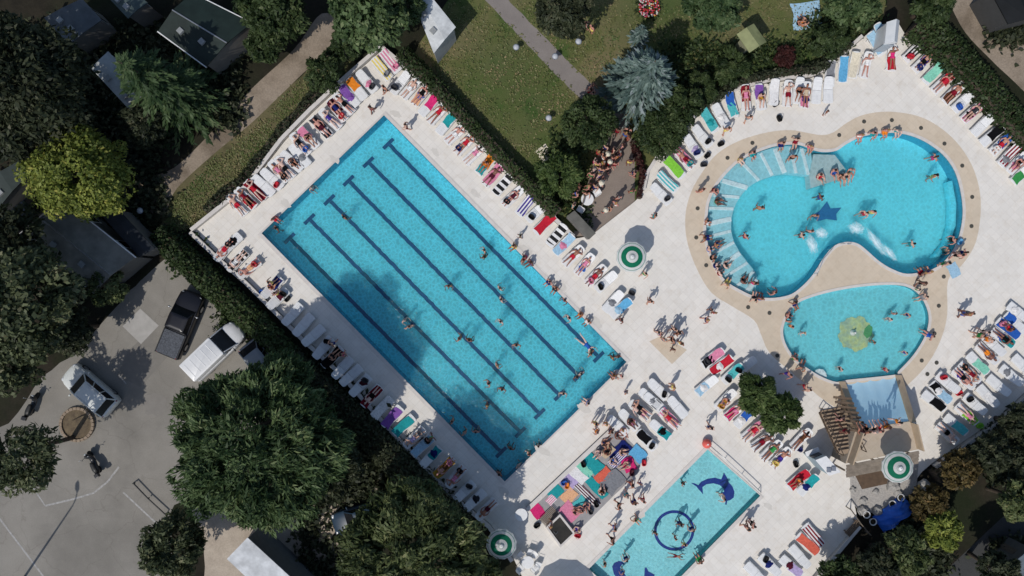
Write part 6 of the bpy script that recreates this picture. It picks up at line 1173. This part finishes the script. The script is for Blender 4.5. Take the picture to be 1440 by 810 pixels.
for px, py, pl in [(961, 680, 'beside the dolphin mosaic tail'), (957, 737, 'inside the ring mosaic, upper'), (950, 757, 'inside the ring mosaic, lower'), (974, 745, 'on the ring mosaic, outer side'), (963, 766, 'on the ring mosaic, lower side'), (922, 750, 'on the ring mosaic, inner side'), (950, 782, 'below the ring mosaic'), (881, 787, 'by the lower dolphin mosaic'), (851, 795, 'at the lowest corner'), (876, 806, 'over the lower dolphin mosaic'), (1018, 701, 'by the dolphin mosaic fin')]:
    swimmer(px, py, pl + ' in dolphin pool', 'swim' if px in (950,) and py > 770 else 'wade', depth=.65, child=prng.random() < .7)
# ------------------------------------------------------------------ bathers sitting on rims
def sitter(px, py, tx, ty, place, z=.035, **k):
    p = W(px, py, .5); return person(Vector((p.x, p.y, z)), toward(px, py, tx, ty), 'sit_edge', 'sitting', place, (px, py), group='bathers sitting on pool rims', **k)
def on_rim(px, py, poly, off=.12):
    P = G(px, py); best = None
    for i in range(len(poly)):
        a, b = G(*poly[i]), G(*poly[(i + 1) % len(poly)]); t = max(0, min(1, (P - a).dot(b - a) / max(1e-6, (b - a).length_squared))); q = a + (b - a) * t
        if best is None or (q - P).length < best[0]: best = ((q - P).length, q, (b - a).normalized())
    _, q, d = best; n = Vector((-d.y, d.x, 0)); cen = sum((G(*p) for p in poly), Vector()) / len(poly)
    def inside(pt):
        c = False; n_ = len(poly)
        for i in range(n_):
            a, b = G(*poly[i]), G(*poly[i - 1])
            if (a.y > pt.y) != (b.y > pt.y) and pt.x < (b.x - a.x) * (pt.y - a.y) / (b.y - a.y) + a.x: c = not c
        return c
    if not inside(q + n * .2): n = -n
    return q - n * off, math.atan2(-n.x, n.y)
def rim_sit(px, py, poly, place, **k):
    q, rz = on_rim(px, py, poly); q.z = .035; rz += prng.uniform(-.35, .35); return person(q, rz, prng.choice(['sit_edge', 'sit_edge', 'sit_lean', 'sit_turn']), 'sitting', place, (px, py), group='bathers sitting on pool rims', **k)
for px, py, pl in [(728, 343, 'on lane pool rim below the purple-towel lounger'), (742, 358, 'on lane pool rim below the red-towel lounger'), (753, 363, 'on lane pool rim, second below the red-towel lounger'), (777, 392, 'on lane pool rim opposite the pale blue towel'), (783, 403, 'on lane pool rim, lower of the pair'), (832, 446, 'on lane pool rim near the terrace parasol'), (826, 433, 'on lane pool rim, upper near the parasol'), (864, 530, 'on lower lane pool rim by the outer corner'), (824, 563, 'on lower lane pool rim halfway'), (389, 309, 'on upper lane pool rim near the car park corner')]: rim_sit(px, py, LANE, pl)
for px, py, pl in [(1038, 224, 'on lagoon rim at the uppermost shelf'), (1055, 214, 'on lagoon rim, second at the upper shelf'), (1097, 203, 'on lagoon rim above the shelf ribs'), (1117, 205, 'on lagoon rim above the wading bather'), (1138, 206, 'on lagoon rim beside the pale bench'), (1208, 193, 'on lagoon rim at the outer bay start'), (1226, 190, 'on lagoon rim, second in the outer bay'), (1243, 188, 'on lagoon rim, third in the outer bay'), (1260, 187, 'on lagoon rim, fourth in the outer bay'), (1004, 268, 'on lagoon rim facing the upper shelf'), (994, 312, 'on lagoon rim at the widest shelf part'), (996, 334, 'on lagoon rim, first of the crowd'), (999, 350, 'on lagoon rim, second of the crowd'), (1003, 362, 'on lagoon rim, third of the crowd'), (1009, 372, 'on lagoon rim, fourth of the crowd'), (1015, 382, 'on lagoon rim, fifth of the crowd'), (1022, 397, 'on lagoon rim, lowest of the crowd'), (1060, 416, 'on lagoon rim at the shelf tip, upper'), (1068, 417, 'on lagoon rim at the shelf tip, lower'), (1295, 386, 'on lagoon rim above the toddler pool, inner'), (1304, 384, 'on lagoon rim above the toddler pool, outer')]: rim_sit(px, py, LAGOON, pl)
for px, py, pl in [(1122, 433, 'on toddler pool rim at the upper bank'), (1104, 442, 'on toddler pool rim, lower of the upper bank'), (1298, 416, 'on toddler pool rim at the outer tip'), (1304, 471, 'on toddler pool rim at the outer bank'), (1114, 505, 'on toddler pool rim by the entry step'), (1126, 514, 'on toddler pool rim, nearer the entry step')]: rim_sit(px, py, TODD, pl)
for px, py, pl in [(897, 733, 'on dolphin pool rim beside the ring mosaic'), (979, 783, 'on dolphin pool rim toward the bottom loungers')]: rim_sit(px, py, DOLPH, pl)
# ------------------------------------------------------------------ people on the paving
def stander(px, py, place, ps=None, z=0.0, rot=None, group='people standing on the paving', **k):
    ps = ps or prng.choice(['stand', 'walk', 'walk']); p = W(px, py, 1.3 + z); return person(Vector((p.x, p.y, z)), prng.uniform(0, 6.28) if rot is None else rot, ps, {'walk': 'walking', 'stand': 'standing', 'arms_up': 'standing', 'sit_up': 'sitting', 'sit_edge': 'sitting', 'wade': 'standing'}[ps], place, (px, py), group=group, **k)
DECKP = [(521, 151, 'near the lane pool apex'), (570, 176, 'on lane pool edge below the hedge row'), (540, 123, 'beside the yellow-towel lounger'), (732, 331, 'above the rim sitters'), (874, 450, 'below the light-blue-towel loungers'), (916, 424, 'alone between terrace parasol and beige platform'), (1003, 436, 'at the lagoon approach, dark-shadowed pair'), (1008, 440, 'at the lagoon approach, second of pair'), (995, 450, 'at the lagoon approach, lower figure'), (908, 385, 'beside the terrace parasol'), (926, 467, 'in the crowd at the beige platform'), (931, 470, 'in the crowd at the beige platform'), (935, 478, 'in the crowd at the beige platform'), (949, 463, 'in the crowd at the beige platform'), (955, 468, 'in the crowd at the beige platform'), (947, 478, 'in the crowd at the beige platform'), (959, 483, 'in the crowd at the beige platform'), (949, 492, 'in the crowd at the beige platform'), (948, 545, 'beside the group between rectangular pools'), (882, 553, 'above the group between rectangular pools'), (866, 531, 'at lane pool outer corner'), (876, 530, 'at lane pool outer corner'), (838, 596, 'by the dark kerb'), (853, 597, 'by the dark kerb'), (840, 608, 'by the dark kerb'), (860, 607, 'by the dark kerb'), (889, 682, 'between grey mat and dolphin pool'), (902, 683, 'between grey mat and dolphin pool'), (882, 698, 'between grey mat and dolphin pool'), (893, 708, 'between grey mat and dolphin pool'), (905, 705, 'between grey mat and dolphin pool'), (871, 713, 'between grey mat and dolphin pool'), (865, 744, 'near the dolphin pool lower edge'), (862, 762, 'near the dolphin pool lower edge'), (1000, 602, 'above the coral red ball'), (1052, 743, 'outside the dolphin pool'), (1060, 739, 'outside the dolphin pool'), (1361, 442, 'on the paving beyond the toddler pool'), (1367, 441, 'on the paving beyond the toddler pool'), (1135, 545, 'between planter and slide stairs'), (1139, 548, 'between planter and slide stairs'), (1111, 527, 'below the toddler pool entry step'), (988, 267, 'on beige paving by the upper shelf'), (1358, 355, 'on beige paving by the side bench'), (1351, 359, 'on beige paving by the side bench'), (1333, 370, 'on beige paving below the side bench'), (1055, 164, 'before the curved row'), (1024, 181, 'before the curved row'), (922, 303, 'before the black-bag lounger'), (1381, 472, 'at the front row beyond the slide'), (1388, 467, 'at the front row beyond the slide'), (1395, 478, 'at the front row beyond the slide'), (1167, 155, 'alone above the lagoon paving'), (465, 484, 'leaning by the shaded loungers'), (480, 499, 'in front of the shaded loungers'), (605, 618, 'in front of the white-towel shaded lounger'), (1300, 398, 'between lagoon and toddler pool'), (378, 397, 'by the shaded loungers near the car park'), (387, 412, 'by the shaded loungers near the car park'), (775, 740, 'beside the black hatch')]
for px, py, pl in DECKP: stander(px, py, pl, child=prng.random() < .12)
for px, py, pl in [(856, 641, 'on the beige towel'), (862, 652, 'on the grey mat near the navy towel'), (845, 640, 'beside the large teal towel'), (851, 628, 'above the beige towel'), (810, 725, 'on the pale pink towel'), (820, 722, 'below the pale pink towel'), (826, 714, 'beside the light turquoise towel'), (848, 698, 'at the long teal mat'), (876, 640, 'on the navy towel'), (886, 657, 'on the crumpled pink towel'), (870, 615, 'by the dark kerb end'), (878, 608, 'by the dark kerb end'), (815, 750, 'beside the black hatch')]:
    stander(px, py, pl, 'sit_up')
for i, (px, py) in enumerate([(1214, 610), (1222, 608), (1232, 607), (1251, 602), (1240, 606)]):
    p = W(px, py, 2.7 + .3); a = person(Vector((p.x, p.y, 2.47)), rz_px(-.2, -1), 'sit_edge' if i % 2 else 'sit_up', 'sitting', f'at the top of the slide, {ORD[i]} along', (px, py), group='people on the slide tower')
stander(1266, 594, 'on the slide tower by the outer wall', 'walk', z=2.47, group='people on the slide tower'); stander(1185, 590, 'climbing the slide stair', 'walk', z=.95, rot=rz_px(.5, .86), group='people on the slide tower'); stander(1191, 607, 'near the slide stair top', 'walk', z=1.72, rot=rz_px(.5, .86), group='people on the slide tower')
# terrace crowd, tables and chairs
TZ = -.134
for i, (px, py) in enumerate([(837, 226), (846, 238), (848, 252), (832, 245), (828, 262), (854, 217), (862, 222), (868, 219), (852, 206), (842, 214), (876, 205), (885, 193), (869, 183), (884, 182), (893, 243), (890, 268), (887, 226), (845, 258), (815, 262), (812, 272), (807, 288), (825, 272), (866, 286), (860, 292), (852, 296), (870, 278), (840, 230), (850, 228), (856, 236), (843, 246), (836, 238), (858, 228), (866, 230), (849, 220), (872, 214), (838, 262), (880, 188), (864, 210)]):
    stander(px, py, 'in the terrace crowd' if px < 880 else 'at lagoon side of terrace', prng.choice(['stand', 'walk', 'stand']), z=TZ, hat=prng.choice([None] * 6 + ['cream']), group='people on the terrace')
for i, (px, py, pl) in enumerate([(826, 280, 'lowest on the terrace')]):
    table(px, py, 'round white table', pl, TZ)
    for k in range(2): chair(px + (13, -9)[k], py + (-9, 14)[k], rz_px((.8, -.5)[k], (-.5, .8)[k]), 'white plastic chair', f'at the round table {pl}', TZ)
for i, (px, py, pl) in enumerate([(742, 791, 'near the shaded parasol'), (733, 724, 'beside the hot pink towel')]):
    table(px, py, 'round white table', pl)
    for k in range(4 if i == 0 else 0):
        a = k * 1.57 + .8; chair(px + 14 * math.cos(a), py + 14 * math.sin(a), rz_px(math.cos(a), math.sin(a)), 'white plastic chair', f'at the round table {pl}')
for px, py, pl in [(746, 778, 'toward the black hatch'), (757, 796, 'toward the big parasol shadow')]: chair(px, py, 1.2, 'loose white plastic chair', pl)
stander(833, 38, 'on the upper lawn near the bollard lamp', 'stand', z=-.14, group='people on the lawn'); stander(824, 33, 'on the upper lawn, paler of two', 'walk', z=-.14, group='people on the lawn')
for px, py in [(830, 126), (833, 120), (827, 138), (834, 131)]: stander(px, py, 'on the footpath by the rounded bush', 'walk', z=-.14, group='people on the lawn')
for px, py in [(1131, 24), (1139, 27)]: stander(px, py, 'on the pale blue picnic blanket', 'sit_up', z=-.12, group='people on the lawn')
deck_bag(1348, 340, 'sky', 'on the lagoon surround'); towel(G(1341, 380, .012), .5, 'ground', 'paleblue', 'pale blue towel', 'dropped on beige paving by the side bench', (1341, 380), 'towels', None, 0, .9, .6)
# ------------------------------------------------------------------ labels that still match get a rank by distance to their landmark
def finish_labels():
    from collections import defaultdict
    g = defaultdict(list)
    for r in REG: g[r[0]['label'].lower()].append(r)
    bad = []
    for lb, rs in g.items():
        if len(rs) > 1:
            rs.sort(key=lambda r: (r[3] or (0, 0))[1]); n = len(rs)
            nm = ['upper of two', 'lower of two'] if n == 2 else ['uppermost', 'middle one', 'lowest'] if n == 3 else [f'{ORD[i]} from the top' for i in range(n)]
            for w, r in zip(nm, rs): r[0]['label'] = f"{r[0]['label']}, {w}"
    seen = set()
    for r in REG:
        l = r[0]['label']; n = len(l.split())
        if n > 16 or l in seen: bad.append((n, l))
        seen.add(l)
    if bad: print('LABEL CHECK', len(bad), bad)
finish_labels()
# ------------------------------------------------------------------ light, sky, camera
EL = math.radians(52); hx, hy = -.56, -.83; hn = math.hypot(hx, hy); sun_dir = Vector((hx / hn * math.cos(EL), hy / hn * math.cos(EL), math.sin(EL)))
sd_ = bpy.data.lights.new('sun', 'SUN'); sd_.energy = 2.75; sd_.angle = math.radians(.5); sd_.color = (1, .96, .90); so = bpy.data.objects.new('sun', sd_); COL.objects.link(so); so.rotation_euler = (-sun_dir).to_track_quat('-Z', 'Y').to_euler(); so.location = (0, 0, 40)
wd = bpy.data.worlds.new('World'); SC.world = wd; wd.use_nodes = True; nt = wd.node_tree; sk = nt.nodes.new('ShaderNodeTexSky'); sk.sky_type = 'NISHITA'; sk.sun_disc = False; sk.sun_elevation = EL; sk.sun_rotation = math.atan2(sun_dir.x, sun_dir.y)
nt.links.new(sk.outputs[0], nt.nodes['Background'].inputs[0]); nt.nodes['Background'].inputs[1].default_value = .097
cam = bpy.data.cameras.new('camera'); co = bpy.data.objects.new('camera', cam); COL.objects.link(co); co.location = (0, 0, CAMH); co.rotation_euler = (0, 0, 0); cam.sensor_width = 36; cam.lens = 36 * CAMH / (1440 / PPM); cam.clip_end = 2000; cam.clip_start = 1; SC.camera = co
SC.view_settings.view_transform = 'Standard'; SC.view_settings.look = 'None'; SC.view_settings.exposure = 0; SC.view_settings.gamma = 1
SC.cycles.max_bounces = 6; SC.cycles.transparent_max_bounces = 12; SC.cycles.diffuse_bounces = 3
